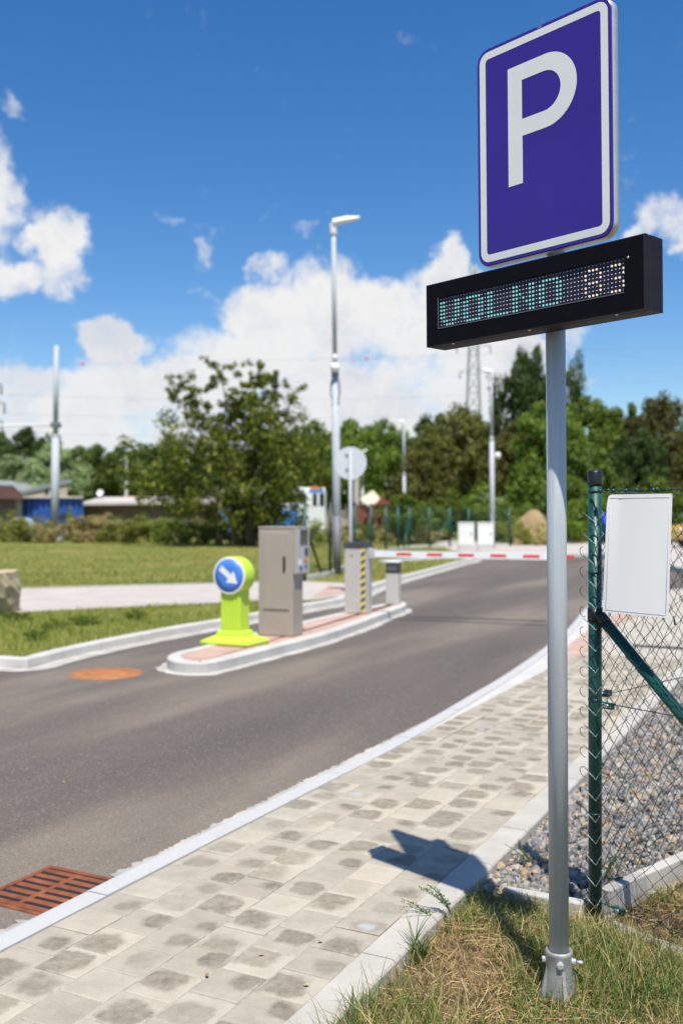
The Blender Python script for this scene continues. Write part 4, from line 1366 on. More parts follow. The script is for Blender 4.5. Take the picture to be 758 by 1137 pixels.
# tram catenary pole
b = gp(61, 602, .045); Yc = b.y
cp = thing('catenary_pole', 'thick grey steel mast with side arm standing on the meadow', 'mast', (b.x, b.y, .045))
tz = at(62, 385, Yc).z; mz = at(61, 487, Yc).z; az = at(61, 473, Yc).z; tx = at(63, 385, Yc).x - b.x
mb = MB(); mb.tube([(0, 0, .15), (tx*.5, 0, mz)], [.205, .19], 18); mb.tube([(tx*.5, 0, mz), (tx*.5, 0, mz + .15)], [.19, .13], 18); mb.tube([(tx*.5, 0, mz + .15), (tx, 0, tz)], [.13, .115], 18)
mb.build('pole', 'galv_far', cp)
mb = MB(); mb.box((-.36, -.36, -.02), (.36, .36, .2)); mb.build('footing', 'concrete_white', cp, .04)
mb = MB(); mb.tube([(tx*.6, 0, az), (-7, .0, az - .05)], .05, 8); mb.build('arm', 'white_paint', cp)
mb = MB(); mb.box((tx*.6 - .22, -.22, az - .12), (tx*.6 + .22, .22, az + .12)); mb.build('bracket', 'lamp_dark', cp, .03)
# concrete post far away
g_ = at(395.5, 560, 74)
mb = MB(); mb.prism(rrect(.20, .20, .03, 2), 0, at(395, 529, 74).z); o = mb.build('concrete_post', 'concrete', None, loc=(g_.x, g_.y, 0)); tag(o, 'plain concrete post beside the red timber hut', 'post')
# round sign seen from behind
Yd = 17.6
g_ = at(389.5, 660, Yd)
rs = thing('traffic_sign', 'round traffic sign seen from behind on a thin post beyond the barrier', 'traffic sign', (g_.x, g_.y, 0.012))
cz = at(389, 515, Yd).z
mb = MB(); mb.tube([(0, 0, 0), (-.012, 0, cz + .22)], .030, 14); mb.build('post', 'galv_far', rs)
xf = Matrix.Translation((-.010, .042, cz)) @ Matrix.Rotation(R(-10), 4, 'Z') @ Matrix.Rotation(R(90), 4, 'X')
mb = MB(); mb.lathe([(.285, -.012), (.292, -.006), (.292, .006), (.285, .010), (.272, .004)], 44, xf=xf); mb.build('sign_disc', mat('sign_back_grey', (.56, .60, .61), .6, .0, .06, 3, 0), rs)
for v_ in (-.11, .15):
    mb = MB(); mb.box((-.09, .031, v_ - .012), (.08, .036, v_ + .012), 0, Matrix.Translation((-.010, 0, cz))); mb.build('clamp', 'lamp_dark', rs)

# green fence in the middle distance
def mid_mesh_mat():
    m, nt, out = new_mat('distant_green_mesh')
    tr = N(nt, 'ShaderNodeBsdfTransparent'); p = N(nt, 'ShaderNodeBsdfPrincipled'); p.inputs['Base Color'].default_value = (.012, .06, .05, 1)
    v = coords(nt, 'UV') if False else coords(nt)
    sx = N(nt, 'ShaderNodeSeparateXYZ'); nt.links.new(v, sx.inputs[0])
    h = math_n(nt, 'ADD', sx.outputs[0], sx.outputs[1])
    a = math_n(nt, 'FRACT', math_n(nt, 'MULTIPLY', math_n(nt, 'ADD', h, sx.outputs[2]), 14.0))
    b = math_n(nt, 'FRACT', math_n(nt, 'MULTIPLY', math_n(nt, 'SUBTRACT', h, sx.outputs[2]), 14.0))
    f = math_n(nt, 'MAXIMUM', math_n(nt, 'LESS_THAN', a, .065), math_n(nt, 'LESS_THAN', b, .065))
    ms = N(nt, 'ShaderNodeMixShader'); nt.links.new(f, ms.inputs[0]); nt.links.new(tr.outputs[0], ms.inputs[1]); nt.links.new(p.outputs[0], ms.inputs[2])
    nt.links.new(ms.outputs[0], out.inputs[0])
    return m
M['mid_mesh'] = mid_mesh_mat()
def far_fence(label, posts, hgt, r=.035, braces=(), dark=(), kerb=True):
    root = thing('chain_link_fence', label, 'fence', (posts[0].x, posts[0].y, 0), 0)
    L0 = Vector((posts[0].x, posts[0].y, 0))
    for i, p in enumerate(posts):
        q = p - L0
        mb = MB(); mb.tube([(q.x, q.y, 0), (q.x, q.y, hgt)], r, 10); mb.lathe([(r*1.1, hgt), (r*1.1, hgt + .04), (r*.7, hgt + .05)], 10, 1, xf=Matrix.Translation((q.x, q.y, 0)))
        mb.build('post', ['cap_black' if i in dark else 'fence_green', 'cap_black'], root)
    for i, j, dk in braces:
        a = posts[i] - L0; b_ = posts[j] - L0
        d = (b_ - a); d = d.normalized() * min(d.length, 1.2)
        mb = MB(); mb.tube([(a.x, a.y, hgt*.72), (a.x + d.x, a.y + d.y, .02)], r*.8, 8); mb.build('brace', 'cap_black' if dk else 'fence_green', root)
    mb = MB()
    for a, b_ in zip(posts, posts[1:]):
        a = a - L0; b_ = b_ - L0
        mb.add([(a.x, a.y, .04), (b_.x, b_.y, .04), (b_.x, b_.y, hgt - .06), (a.x, a.y, hgt - .06)], [(0, 1, 2, 3)])
    mb.build('wire_mesh', 'mid_mesh', root)
    if kerb:
        for a, b_ in zip(posts, posts[1:]):
            d = b_ - a; ang = math.atan2(d.y, d.x); q = a - L0
            mb = MB(); mb.box((.04, -.03, -.02), (d.length - .04, .03, .16)); mb.build('base_board', 'concrete_white', root, .01, loc=(q.x, q.y, 0), rot=(0, 0, ang))
def fpst(px, Y): p = at(px, 590, Y); return Vector((p.x, p.y, 0))
far_fence('green mesh fence with a black brace between the ticket machine and lamp', [fpst(338.5, 21.0), fpst(366.5, 22.6), fpst(393, 27.5)], 1.72, .036, braces=((0, 1, True),), dark=(1,))
far_fence('long green mesh fence running behind the boom to the white cabinets', [fpst(393.5, 30.2), fpst(411.5, 33.5), fpst(428, 36.5), fpst(441.5, 38.6), fpst(454, 40.6), fpst(476, 41.5), fpst(499, 42), fpst(520, 42.5), fpst(565, 43.5)], 1.75, .045, braces=((4, 3, False), (6, 5, False)))

# white utility cabinets
for px, lab in ((517, 'white utility cabinet, the one nearer the green fence posts'), (538.5, 'white utility cabinet beside the street lamp with camera')):
    g_ = at(px, 612, 37.5)
    uc = thing('utility_cabinet', lab, 'cabinet', (g_.x, g_.y, .035), R(-4), 'white utility cabinets')
    mb = MB(); mb.box((-.29, -.16, .0), (.29, .16, .22)); mb.build('plinth', 'concrete_white', uc, .01)
    mb = MB(); mb.box((-.30, -.17, .221), (.30, .17, 1.06)); mb.box((-.315, -.19, 1.061), (.315, .19, 1.10)); mb.build('cabinet', 'cab_white', uc, .012)
    mb = MB(); mb.box((-.26, -.178, .27), (.26, -.1705, 1.02)); dr = mb.build('door', 'cab_white', uc, .006)
    mb = MB(); mb.box((.17, -.19, .6), (.21, -.1785, .72)); mb.build('handle', 'lamp_dark', dr)

# rough sandstone block on the left verge
def rock(name, m, size, seed, sub=3, amt=.08):
    bm = bmesh.new(); bmesh.ops.create_cube(bm, size=1)
    bmesh.ops.subdivide_edges(bm, edges=bm.edges[:], cuts=5, use_grid_fill=True)
    r_ = random.Random(seed)
    for v in bm.verts:
        d = Vector((math.sin(v.co.x*7 + v.co.z*5 + seed), math.sin(v.co.y*8 + v.co.x*6), math.sin(v.co.z*9 + v.co.y*4)))
        v.co += d * amt * .5 + Vector((r_.uniform(-1, 1), r_.uniform(-1, 1), r_.uniform(-1, 1))) * amt * .35
        v.co.z += .5
        v.co = Vector((v.co.x*size[0], v.co.y*size[1], v.co.z*size[2]))
    me = bpy.data.meshes.new(name); bm.to_mesh(me); bm.free(); me.materials.append(M[m])
    o = bpy.data.objects.new(name, me); COL.objects.link(o); return o
g_ = gp(-44, 688, .0)
sb = rock('stone_block', 'sandstone', (1.1, .8, .66), 4, amt=.06); sb.location = (g_.x, g_.y + .35, -.02); sb.rotation_euler = (0, 0, R(-8))
tag(sb, 'rough tan sandstone block at the edge of the pale path', 'stone block')

# ------------------------------------------------------------------ buildings and vehicles far left
def house_box(root, name, x0, x1, y0, y1, z0, z1, m, bev=0.0):
    mb = MB(); mb.box((x0, y0, z0), (x1, y1, z1)); return mb.build(name, m, root, bev)
Yb = 66
def X(px, Y=Yb): return (px - CX) / F * Y
def Zp(py, Y=Yb): return H - (py - YH) / F * Y
# grey mono-pitch building
Yg = 74
gh = thing('grey_roof_house', 'beige building with a sloping grey sheet roof behind the blue tarpaulin shed', 'building', (X(45, Yg), Yg, 0), R(16.5))
ox = X(45, Yg)
mb = MB()
x0, x1 = X(-25, Yg) - ox, X(74, Yg) - ox
zl, zr2 = Zp(550, Yg), Zp(535, Yg)
mb.add([(x0, 0, 0), (x1, 0, 0), (x1, 0, zr2), (x0, 0, zl), (x0, 7, 0), (x1, 7, 0), (x1, 7, zr2), (x0, 7, zl)], [(0, 1, 2, 3), (5, 4, 7, 6), (1, 5, 6, 2), (4, 0, 3, 7)])
mb.build('wall', 'wall_beige', gh)
mb = MB()
xe = X(79, Yg) - ox; xw = X(18, Yg) - ox
rf = [(xw - 6, -.12, Zp(549, Yg)), (xw, -.12, Zp(546.5, Yg)), (xe, -.12, Zp(531.5, Yg)), (xe - .6, 8.5, Zp(529, Yg)), (xw - 8, 8.5, Zp(531, Yg))]
mb.add(rf + [(x, y, z - .28) for x, y, z in rf], [(0, 1, 2, 3, 4), (9, 8, 7, 6, 5), (0, 5, 6, 1), (1, 6, 7, 2), (2, 7, 8, 3), (3, 8, 9, 4), (4, 9, 5, 0)])
mb.build('roof', 'roof_grey', gh)
mb = MB(); mb.box((X(50, Yg) - ox, -.05, Zp(549, Yg)), (X(53.5, Yg) - ox, -.01, Zp(542.5, Yg))); mb.build('window', 'glass_dark', gh)
# brown roofed hut at the frame edge
Yr = 60
br = thing('brown_roof_hut', 'dark hut with a brown tiled roof at the far left edge', 'building', (X(-5, Yr), Yr, 0), R(15)); ox = X(-5, Yr)
house_box(br, 'wall', X(-60, Yr) - ox, X(16, Yr) - ox, 0, 5, 0, Zp(552, Yr), 'wood_dark')
house_box(br, 'corner_wall', X(16.2, Yr) - ox, X(22, Yr) - ox, .2, 5, 0, Zp(554, Yr), 'wall_beige')
mb = MB(); rf = [(X(-70, Yr) - ox, -.6, Zp(554, Yr)), (X(26, Yr) - ox, -.6, Zp(554, Yr)), (X(11, Yr) - ox, 2.5, Zp(537.5, Yr)), (X(-70, Yr) - ox, 2.5, Zp(537.5, Yr)), (X(26, Yr) - ox, 5.6, Zp(554, Yr)), (X(-70, Yr) - ox, 5.6, Zp(554, Yr))]
mb.add(rf, [(0, 1, 2, 3), (1, 4, 2), (4, 5, 3, 2), (5, 0, 3), (0, 5, 4, 1)]); mb.build('roof', 'roof_brown', br)
# blue tarpaulin shed
Yt = 62
ts = thing('tarpaulin_shed', 'shed wrapped in blue tarpaulin with a flat pale top', 'shed', (X(56, Yt), Yt, 0), R(15)); ox = X(56, Yt)
mb = MB()
nx_ = 40
V = []; Fs = []
for i in range(nx_ + 1):
    x = X(21, Yt) - ox + (X(91, Yt) - X(21, Yt)) * i / nx_
    y = .12 * math.sin(i*1.7) + (0 if i > 14 else (14 - i)*.05)
    V += [(x, y, 0), (x, y*.5, Zp(553.5, Yt))]
for i in range(nx_): Fs.append((2*i, 2*i+2, 2*i+3, 2*i+1))
mb.add(V, Fs, 0, True); mb.build('front_sheet', 'tarp_blue', ts)
house_box(ts, 'shed_body', X(22, Yt) - ox, X(90.5, Yt) - ox, 1.0, 6, 0, Zp(553.6, Yt), 'tarp_blue')
mb = MB(); mb.box((X(21, Yt) - ox, -.25, Zp(553.4, Yt)), (X(91.5, Yt) - ox, 6.3, Zp(551.2, Yt))); mb.build('roof', 'roof_pale', ts, .03)
wt = MB(); wt.ball((0, 0, .45), 1, 0, 14, sc=(.85, .5, .42)); wt.ball((.5, -.1, .35), 1, 0, 12, sc=(.5, .4, .33))
o = wt.build('covered_heap', 'tarp_pale', None, loc=(X(24.5, 58), 58, Zp(571, 58))); o.location.z = .35; tag(o, 'heap under a pale sheet in front of the blue tarpaulin', 'covered heap')
# long low shed
Yl = 64
ls = thing('long_low_shed', 'long low dark shed with a pale felt roof beside the blue tarpaulin', 'shed', (X(140, Yl), Yl, 0), R(4)); ox = X(140, Yl)
house_box(ls, 'wall', X(93, Yl) - ox, X(242, Yl) - ox, .4, 6, 0, Zp(560, Yl), 'wood_dark')
mb = MB(); rf = [(X(91, Yl) - ox, -.6, Zp(558.5, Yl)), (X(165, Yl) - ox, -.6, Zp(557.5, Yl)), (X(244, Yl) - ox, -.6, Zp(557, Yl)), (X(232, Yl) - ox, 7, Zp(549, Yl)), (X(92, Yl) - ox, 7, Zp(550, Yl))]
mb.add(rf + [(x, y, z - .16) for x, y, z in rf], [(0, 1, 2, 3, 4), (9, 8, 7, 6, 5), (0, 5, 6, 1), (1, 6, 7, 2), (2, 7, 8, 3), (3, 8, 9, 4), (4, 9, 5, 0)]); mb.build('roof', 'roof_pale', ls)
mb = MB(); mb.box((X(118, Yl) - ox, 6.9, Zp(550.6, Yl)), (X(150, Yl) - ox, 7.3, Zp(549, Yl))); mb.build('ridge_board', mat('faded_red', (.55, .2, .13), .7, 0, .1, 1, 0), ls)
# satellite dish
sd = thing('satellite_dish', 'white satellite dish on the long low shed roof', 'satellite dish', (X(112.5, 68), 68, Zp(553, 68)))
mb = MB(); xf = Matrix.Translation((0, -.25, .33)) @ Matrix.Rotation(R(75), 4, 'X'); mb.lathe([(.04, 0), (.13, .015), (.21, .05), (.225, .08), (.205, .075), (.13, .037), (.03, .02)], 24, xf=xf); mb.build('dish', 'white_paint', sd)
mb = MB(); mb.tube([(0, 0, -.3), (0, 0, .3)], .03, 8); mb.build('mast', 'lamp_dark', sd)
# board fence under the apple tree, small cart
mb = MB()
for i in range(38): mb.box((i*.16, 0, 0), (i*.16 + .14, .03, 1.15 + random.uniform(-.05, .05)))
o = mb.build('board_fence', 'wood_dark', None, loc=(X(166, 57), 57, 0)); tag(o, 'weathered board fence behind the shrubs left of the apple tree', 'fence')
vc = thing('green_cart', 'low green covered cart standing in front of the long shed', 'cart', (X(130, 58), 58, 0)); ox = X(130, 58)
mb = MB(); mb.box((-1.0, -.5, .55), (1.0, .6, .9)); mb.box((-1.1, -.6, .95), (1.05, .7, 1.03)); mb.build('body', 'green_paint', vc, .05)
for x in (-.6, .6):
    mb = MB(); mb.lathe([(.28, -.06), (.3, 0), (.28, .06)], 18, xf=Matrix.Translation((x, -.55, .3)) @ Matrix.Rotation(R(90), 4, 'X')); mb.build('wheel', 'rubber', vc)
# tram behind the tree
Ym = 57
tr = thing('tram', 'white tram with blue bands passing behind the apple tree', 'tram', (X(300, Ym), Ym, 0)); ox = X(300, Ym)
xa, xb, zb_, zt_ = X(243, Ym) - ox, X(361.5, Ym) - ox, .25, Zp(541, Ym)
mb = MB(); mb.box((xa, 0, zb_), (xb, 2.4, zt_)); mb.build('body', 'white_paint', tr, .15, 3)
mb = MB(); mb.box((xa + .05, -.012, zb_ + .1), (xb - 1.6, -.002, Zp(566, Ym))); mb.build('lower_band', 'tram_blue', tr)
mb = MB(); mb.box((X(343, Ym) - ox, -.015, Zp(547, Ym)), (xb - .12, -.003, Zp(543.5, Ym))); mb.build('upper_band', 'tram_blue', tr)
mb = MB(); mb.box((X(344, Ym) - ox, -.02, Zp(543, Ym)), (X(358, Ym) - ox, .3, Zp(540.2, Ym))); mb.build('destination_board', 'orange', tr)
for a, b_ in ((347, 352), (354.5, 360), (330, 340), (316, 326), (300, 311), (284, 295), (268, 279), (250, 262)):
    mb = MB(); lo = 562 if a > 345 else 557; mb.box((X(a, Ym) - ox, -.013, Zp(lo, Ym)), (X(b_, Ym) - ox, -.003, Zp(548, Ym))); mb.build('window', 'glass_dark', tr)
# red timber hut
Yh = 57
th_ = thing('timber_hut', 'red brown timber play hut with a tan sheet roof', 'hut', (X(412, Yh), Yh, 0)); ox = X(412, Yh)
mb = MB()
for px in (394, 401, 409, 417, 425, 433):
    mb.box((X(px, Yh) - ox - .06, -.06, 0), (X(px, Yh) - ox + .06, .06, Zp(560 if px < 420 else 553, Yh)))
for py in (562, 567, 572): mb.box((X(393, Yh) - ox, -.09, Zp(py, Yh) - .09), (X(435, Yh) - ox, -.062, Zp(py, Yh) + .09))
mb.box((X(396, Yh) - ox, .8, 0), (X(432, Yh) - ox, 1.9, Zp(563, Yh)))
mb.build('frame', 'wood_red', th_)
mb = MB(); rf = [(X(399, Yh) - ox, -.3, Zp(554.5, Yh)), (X(409.5, Yh) - ox, -.35, Zp(562, Yh)), (X(424, Yh) - ox, .3, Zp(555, Yh)), (X(414, Yh) - ox, .5, Zp(544, Yh))]
mb.add(rf + [(x, y + .04, z - .07) for x, y, z in rf], [(0, 1, 2, 3), (7, 6, 5, 4), (0, 4, 5, 1), (1, 5, 6, 2), (2, 6, 7, 3), (3, 7, 4, 0)]); mb.build('roof', 'tan_tarp', th_)
mb = MB(); mb.add([(X(416, Yh) - ox, -.2, Zp(561, Yh)), (X(423, Yh) - ox, -.2, Zp(551, Yh)), (X(434, Yh) - ox, -.2, Zp(560, Yh)), (X(416, Yh) - ox, 1.5, Zp(561, Yh)), (X(423, Yh) - ox, 1.5, Zp(551, Yh)), (X(434, Yh) - ox, 1.5, Zp(560, Yh))],
       [(0, 2, 1), (3, 4, 5), (0, 1, 4, 3), (1, 2, 5, 4), (0, 3, 5, 2)]); mb.build('gable', 'wood_red', th_)
# distant grey wall
mb = MB(); mb.box((0, 0, 0), (X(470, 92) - X(355, 92), .3, Zp(541.5, 92))); mb.box((-.0, -.1, Zp(541.4, 92)), (X(470, 92) - X(355, 92), .4, Zp(540, 92)))
o = mb.build('concrete_wall', 'concrete', None, loc=(X(355, 92), 92, 0)); tag(o, 'long grey concrete wall between the hut and the treeline', 'wall')
mb = MB(); mb.box((0, 0, 0), (4.6, 3, Zp(544, 90))); mb.box((-.2, -.3, Zp(543.9, 90)), (4.8, 3.3, Zp(542, 90)))
o = mb.build('flat_roof_shed', 'roof_pale', None, loc=(X(115, 90), 90, 0)); tag(o, 'far flat roofed shed below the distant lamp', 'shed')
# sand heap
mb = MB()
n1, n2 = 22, 14
V = []; Fs = []
for i in range(n1 + 1):
    for j in range(n2 + 1):
        u, v_ = i/n1*2 - 1, j/n2*2 - 1
        r_ = min(1, math.sqrt(u*u + v_*v_))
        V.append((u*1.35, v_*1.2, max(0, (1 - r_**2.4)) * 1.55 + .10*math.sin(4*u + 1) + .05*math.sin(9*u + 3*v_) + .05*math.sin(7*v_ + 5*u) - .06))
for i in range(n1):
    for j in range(n2):
        a = i*(n2+1) + j; Fs.append((a, a + n2 + 1, a + n2 + 2, a + 1))
mb.add(V, Fs, 0, True); g_ = at(589, 600, 47)
o = mb.build('sand_heap', 'sand', None, loc=(g_.x, g_.y, 0)); tag(o, 'heap of golden sand among the bushes left of the sign post', 'sand heap')
# low concrete block on the meadow
mb = MB(); mb.box((-.45, -.25, 0), (.45, .25, .28)); g_ = gp(129, 601, .04)
o = mb.build('concrete_slab', 'concrete_white', None, .03, loc=g_); tag(o, 'small pale slab lying in front of the shrubs right of the mast', 'slab')

# cars beyond the notice board
def car(name, label, loc, rz, m, top):
    root = thing(name, label, 'car', loc, rz)
    side = [(-2.1, .35), (-2.15, .75), (-1.9, .92), (-1.1, 1.0), (-.55, 1.45), (.95, 1.47), (1.75, 1.02), (2.1, .9), (2.15, .4), (1.7, .28), (-1.7, .28)]
    xf = Matrix.Translation((0, .85, 0)) @ Matrix.Rotation(R(90), 4, 'X')
    mb = MB(); mb.prism(side, 0, 1.7, 0, xf); mb.build('body', m, root, .08, 3)
    for poly in ([(-.95, 1.02), (-.5, 1.38), (.15, 1.4), (.15, 1.02)], [(.25, 1.02), (.25, 1.4), (.9, 1.4), (1.45, 1.05)]):
        for y in (-.86, .855): 
            mb = MB(); mb.prism(poly, 0, .008, 0, Matrix.Translation((0, y + .004, 0)) @ Matrix.Rotation(R(90), 4, 'X')); mb.build('window', 'glass_dark', root)
    for x in (-1.3, 1.3):
        for y in (-.86, .70):
            mb = MB(); mb.lathe([(.27, 0), (.31, .03), (.31, .15), (.27, .18)], 20, xf=Matrix.Translation((x, y + .17, .31)) @ Matrix.Rotation(R(90), 4, 'X')); w_ = mb.build('wheel', 'rubber', root)
            mb = MB(); mb.lathe([(.19, .181), (.17, .19)], 16, xf=Matrix.Translation((x, y + .17, .31)) @ Matrix.Rotation(R(90), 4, 'X')); mb.build('rim', 'galv_far', w_)
    for y in (-.55, .55):
        mb = MB(); mb.ball((-2.13, y, .72), .12, 0, 10, sc=(.4, 1.2, .8)); mb.build('headlight', 'white_paint', root)
    return root
g_ = gp(795, 607.5, .035)
car('parked_car', 'yellow car half hidden at the right edge beyond the fence', (g_.x + .2, g_.y, .035), R(8), 'veh_yellow', 1)
g_ = gp(700, 604, .035)
car('parked_car', 'blue car hidden behind the notice board and green post', (g_.x - .12, g_.y + 2, .035), R(86), 'veh_blue', 1)

# ------------------------------------------------------------------ pylons, cables, marker balls
def pylon(label, loc, h, w, arms, rz=0.0):
    root = thing('lattice_pylon', label, 'pylon', loc, rz)
    mb = MB()
    def half(z): 
        u = z / h
        return w * (.5 * (1 - u) ** 1.2 * 1.6 + .22)
    lv = np.linspace(0, h, 15)
    for sx in (-1, 1):
        for sy in (-1, 1):
            mb.tube([(sx*half(z), sy*half(z), z) for z in lv], .11, 5)
    for a, b in zip(lv, lv[1:]):
        for (p, q) in (((-1, -1), (1, -1)), ((1, -1), (1, 1)), ((1, 1), (-1, 1)), ((-1, 1), (-1, -1))):
            mb.tube([(p[0]*half(a), p[1]*half(a), a), (q[0]*half(b), q[1]*half(b), b)], .06, 4)
            mb.tube([(q[0]*half(a), q[1]*half(a), a), (p[0]*half(b), p[1]*half(b), b)], .06, 4)
            mb.tube([(p[0]*half(b), p[1]*half(b), b), (q[0]*half(b), q[1]*half(b), b)], .06, 4)
    mb.build('lattice_tower', 'pylon', root)
    ends = []
    for z, L in arms:
        mb = MB()
        for s in (-1, 1):
            for zz_ in (0, .9): mb.tube([(s*half(z), 0, z + zz_), (s*L, 0, z + .15)], .07, 5)
        mb.build('cross_arm', 'pylon', root)
        for s in (-1, 1):
            mb = MB(); mb.tube([(s*L, 0, z + .15), (s*L, 0, z - 1.2)], .11, 6); mb.build('insulator', 'pylon_dark', root)
            ends.append((s*L, z - 1.2))
    return root, ends
p1 = at(525.5, 600, 190)
pylon('lattice pylon rising above the trees under the LED display', (p1.x, p1.y, 0), 49, 2.0, [(Zp(414, 190), 2.6), (Zp(385, 190), 3.2), (Zp(352, 190), 2.6)])
p2 = at(-22, 600, 130)
pylon('lattice pylon at the left edge, only its dark arm ends in view', (p2.x, p2.y, 0), 22, 2.0, [(Zp(428, 130), 2.8), (Zp(449, 130), 3.2), (Zp(469, 130), 2.9)])
def cable(label, pts, r, balls=()):
    root = thing('power_line', label, 'power line', pts[0])
    L0 = Vector(pts[0])
    mb = MB(); mb.tube([Vector(p) - L0 for p in pts], r, 5); mb.build('wire', 'cable', root)
    for p, rr, m in balls:
        mb = MB(); mb.ball(Vector(p) - L0, rr, 0, 16); mb.build('marker_ball', m, root)
Yw = 150
def wl(px, py): return at(px, py, Yw)
cable('high wire with two red marker balls and one white ball', [wl(-300, 408), wl(92, 404), wl(407, 398), wl(593, 391), wl(1100, 374)], .018,
      [(wl(92, 404), .24, 'ball_red'), (wl(407, 398), .24, 'ball_red'), (wl(593, 391), .5, 'white_paint')])
for i, (y0, y1, lab) in enumerate(((434, 441, 'power cable from the topmost arm of the left pylon'), (455, 461, 'power cable from the middle arm of the left pylon'), (475, 481, 'power cable from the lowest arm of the left pylon'))):
    a = at(1, y0 + 4, 130)
    pts = [a] + [at(1 + (1100) * u, y0 + 4 + 14*math.sin(u*math.pi) * 1.0 - 60*u*u, 130 + 40*u) for u in np.linspace(.1, 1, 9)]
    cable(lab, pts, .014)
for i, (ya, yb, lab) in enumerate(((388, 404, 'upper faint cable crossing the sky right of the sign post'), (402, 418, 'lower faint cable crossing the sky right of the sign post'))):
    cable(lab, [at(535, ya - 30, 190), at(650, ya, 175), at(758, yb, 165), at(1000, yb + 30, 150)], .016)

# ------------------------------------------------------------------ vegetation
def leaf_cloud(C, Rr, per, size, seed, squash=.8, up=.35):
    """leaf quads spread in clumps; C (k,3) clump centres, Rr radii, per leaves per clump"""
    g = np.random.default_rng(seed)
    k = len(C)
    idx = np.repeat(np.arange(k), per)
    n = len(idx)
    d = g.normal(size=(n, 3)); d /= np.linalg.norm(d, axis=1)[:, None]
    rad = g.random(n) ** .45
    off = d * (rad * Rr[idx])[:, None] * np.array([1, 1, squash])
    c = C[idx] + off
    nrm = d + g.normal(0, .6, (n, 3)) + np.array([0, 0, up]); nrm /= np.linalg.norm(nrm, axis=1)[:, None]
    r = g.normal(size=(n, 3)); u = np.cross(nrm, r); u /= np.linalg.norm(u, axis=1)[:, None]; v = np.cross(nrm, u)
    s = (size * g.uniform(.6, 1.35, n))[:, None]
    V = np.stack([c - u*s, c - v*s*.6 + nrm*s*.12, c + u*s, c + v*s*.6 + nrm*s*.12], 1).reshape(-1, 3)
    return V, np.arange(4*n).reshape(-1, 4)

def crown_mesh(name, m, seed, shape='round', clumps=60, per=110, leaf=.016, base=.1):
    """unit crown: height 1, half-width .5; centre above the origin"""
    g = np.random.default_rng(seed)
    C = []; Rr = []
    while len(C) < clumps:
        p = g.uniform(-1, 1, 3)
        r = np.linalg.norm(p)
        if r > 1 or r < .25: continue
        z = base + (1 - base) * (p[2]*.5 + .5)
        zz_ = (z - base) / (1 - base)
        if shape == 'round': w = .5*math.sqrt(max(.05, 1 - (2*zz_ - .9)**2*.8))
        elif shape == 'tall': w = .5*(.55 + .45*math.sin(zz_*7 + seed)) * (1 - .55*zz_**2)
        elif shape == 'willow': w = .5*(1 - .75*zz_**1.6)
        else: w = .5*(1 - .3*zz_)
        ang = math.atan2(p[1], p[0]); rr = min(1, math.hypot(p[0], p[1]))
        lob = 1 + .22*math.sin(ang*3 + seed) + .15*math.sin(zz_*9 + seed*2)
        C.append((math.cos(ang)*rr*w*lob, math.sin(ang)*rr*w*lob, z)); Rr.append(g.uniform(.07, .15) * (1.1 - .4*zz_))
    V, Fq = leaf_cloud(np.array(C), np.array(Rr), per, leaf, seed)
    return mesh_np(name, V, Fq, m, 'meshonly'), C

def trunk_mesh(name, C, seed, r0=.022, fork=.22, limbs=14, lean=0.0):
    rr = random.Random(seed)
    mb = MB()
    top = Vector((rr.uniform(-.05, .05), 0, .72))
    spine = [Vector((0, 0, -.01)), Vector((rr.uniform(-.02, .02), 0, fork)), Vector((rr.uniform(-.05, .05), rr.uniform(-.04, .04), .5)), top]
    mb.tube(spine, [r0*1.3, r0, r0*.6, r0*.2], 8)
    for c in rr.sample(list(C), min(limbs, len(C))):
        c = Vector(c)
        z = max(fork*.9, min(.65, c.z*.6))
        u = (z - fork)/(.72 - fork) if z > fork else 0
        a = spine[1].lerp(top, max(0, u)); a.z = z
        mid = a.lerp(c, .5) + Vector((0, 0, .03))
        mb.tube([a, mid, c], [r0*.5, r0*.3, r0*.08], 6)
    me = bpy.data.meshes.new(name); me.from_pydata([tuple(p) for p in mb.v], [], mb.f); me.materials.append(M['bark'])
    me.polygons.foreach_set('use_smooth', [True]*len(me.polygons)); me.update()
    return me

TREES = {}
for key, m, sh, seed, cl, per, leaf in (('dark', 'leaf_dark', 'round', 3, 120, 110, .019), ('dark2', 'leaf_dark', 'other', 14, 120, 110, .019), ('mid', 'leaf_mid', 'round', 5, 120, 110, .019), ('mid2', 'leaf_mid', 'other', 6, 120, 110, .019),
                                    ('bright', 'leaf_bright', 'round', 8, 120, 110, .019), ('bright2', 'leaf_bright', 'other', 9, 120, 110, .019), ('willow', 'leaf_willow', 'willow', 10, 105, 120, .018),
                                    ('olive', 'leaf_olive', 'round', 11, 115, 110, .020), ('olive2', 'leaf_olive', 'other', 12, 110, 110, .020), ('tall', 'leaf_dark', 'tall', 13, 60, 110, .014)):
    cm, C = crown_mesh('crown_' + key, m, seed, sh, cl, per, leaf, .12 if key not in ('tall',) else .2)
    TREES[key] = (cm, trunk_mesh('trunk_' + key, C, seed))

def tree(kind, px, top, width, Y, label, rz=0.0, name='tree', cat='tree', group='trees of the background treeline', trunk=True, depth=1.0):
    cm, tm_ = TREES[kind]
    b = at(px, 600, Y)
    h = Zp(top, Y); w = width / F * Y * 1.18
    root = thing(name, label, cat, (b.x, b.y, 0.0), rz, group)
    o = bpy.data.objects.new('crown', cm); COL.objects.link(o); o.parent = root; o.scale = (w, w*depth, h)
    if trunk:
        t = bpy.data.objects.new('trunk', tm_); COL.objects.link(t); t.parent = root; t.scale = (w, w*depth, h)
    return root

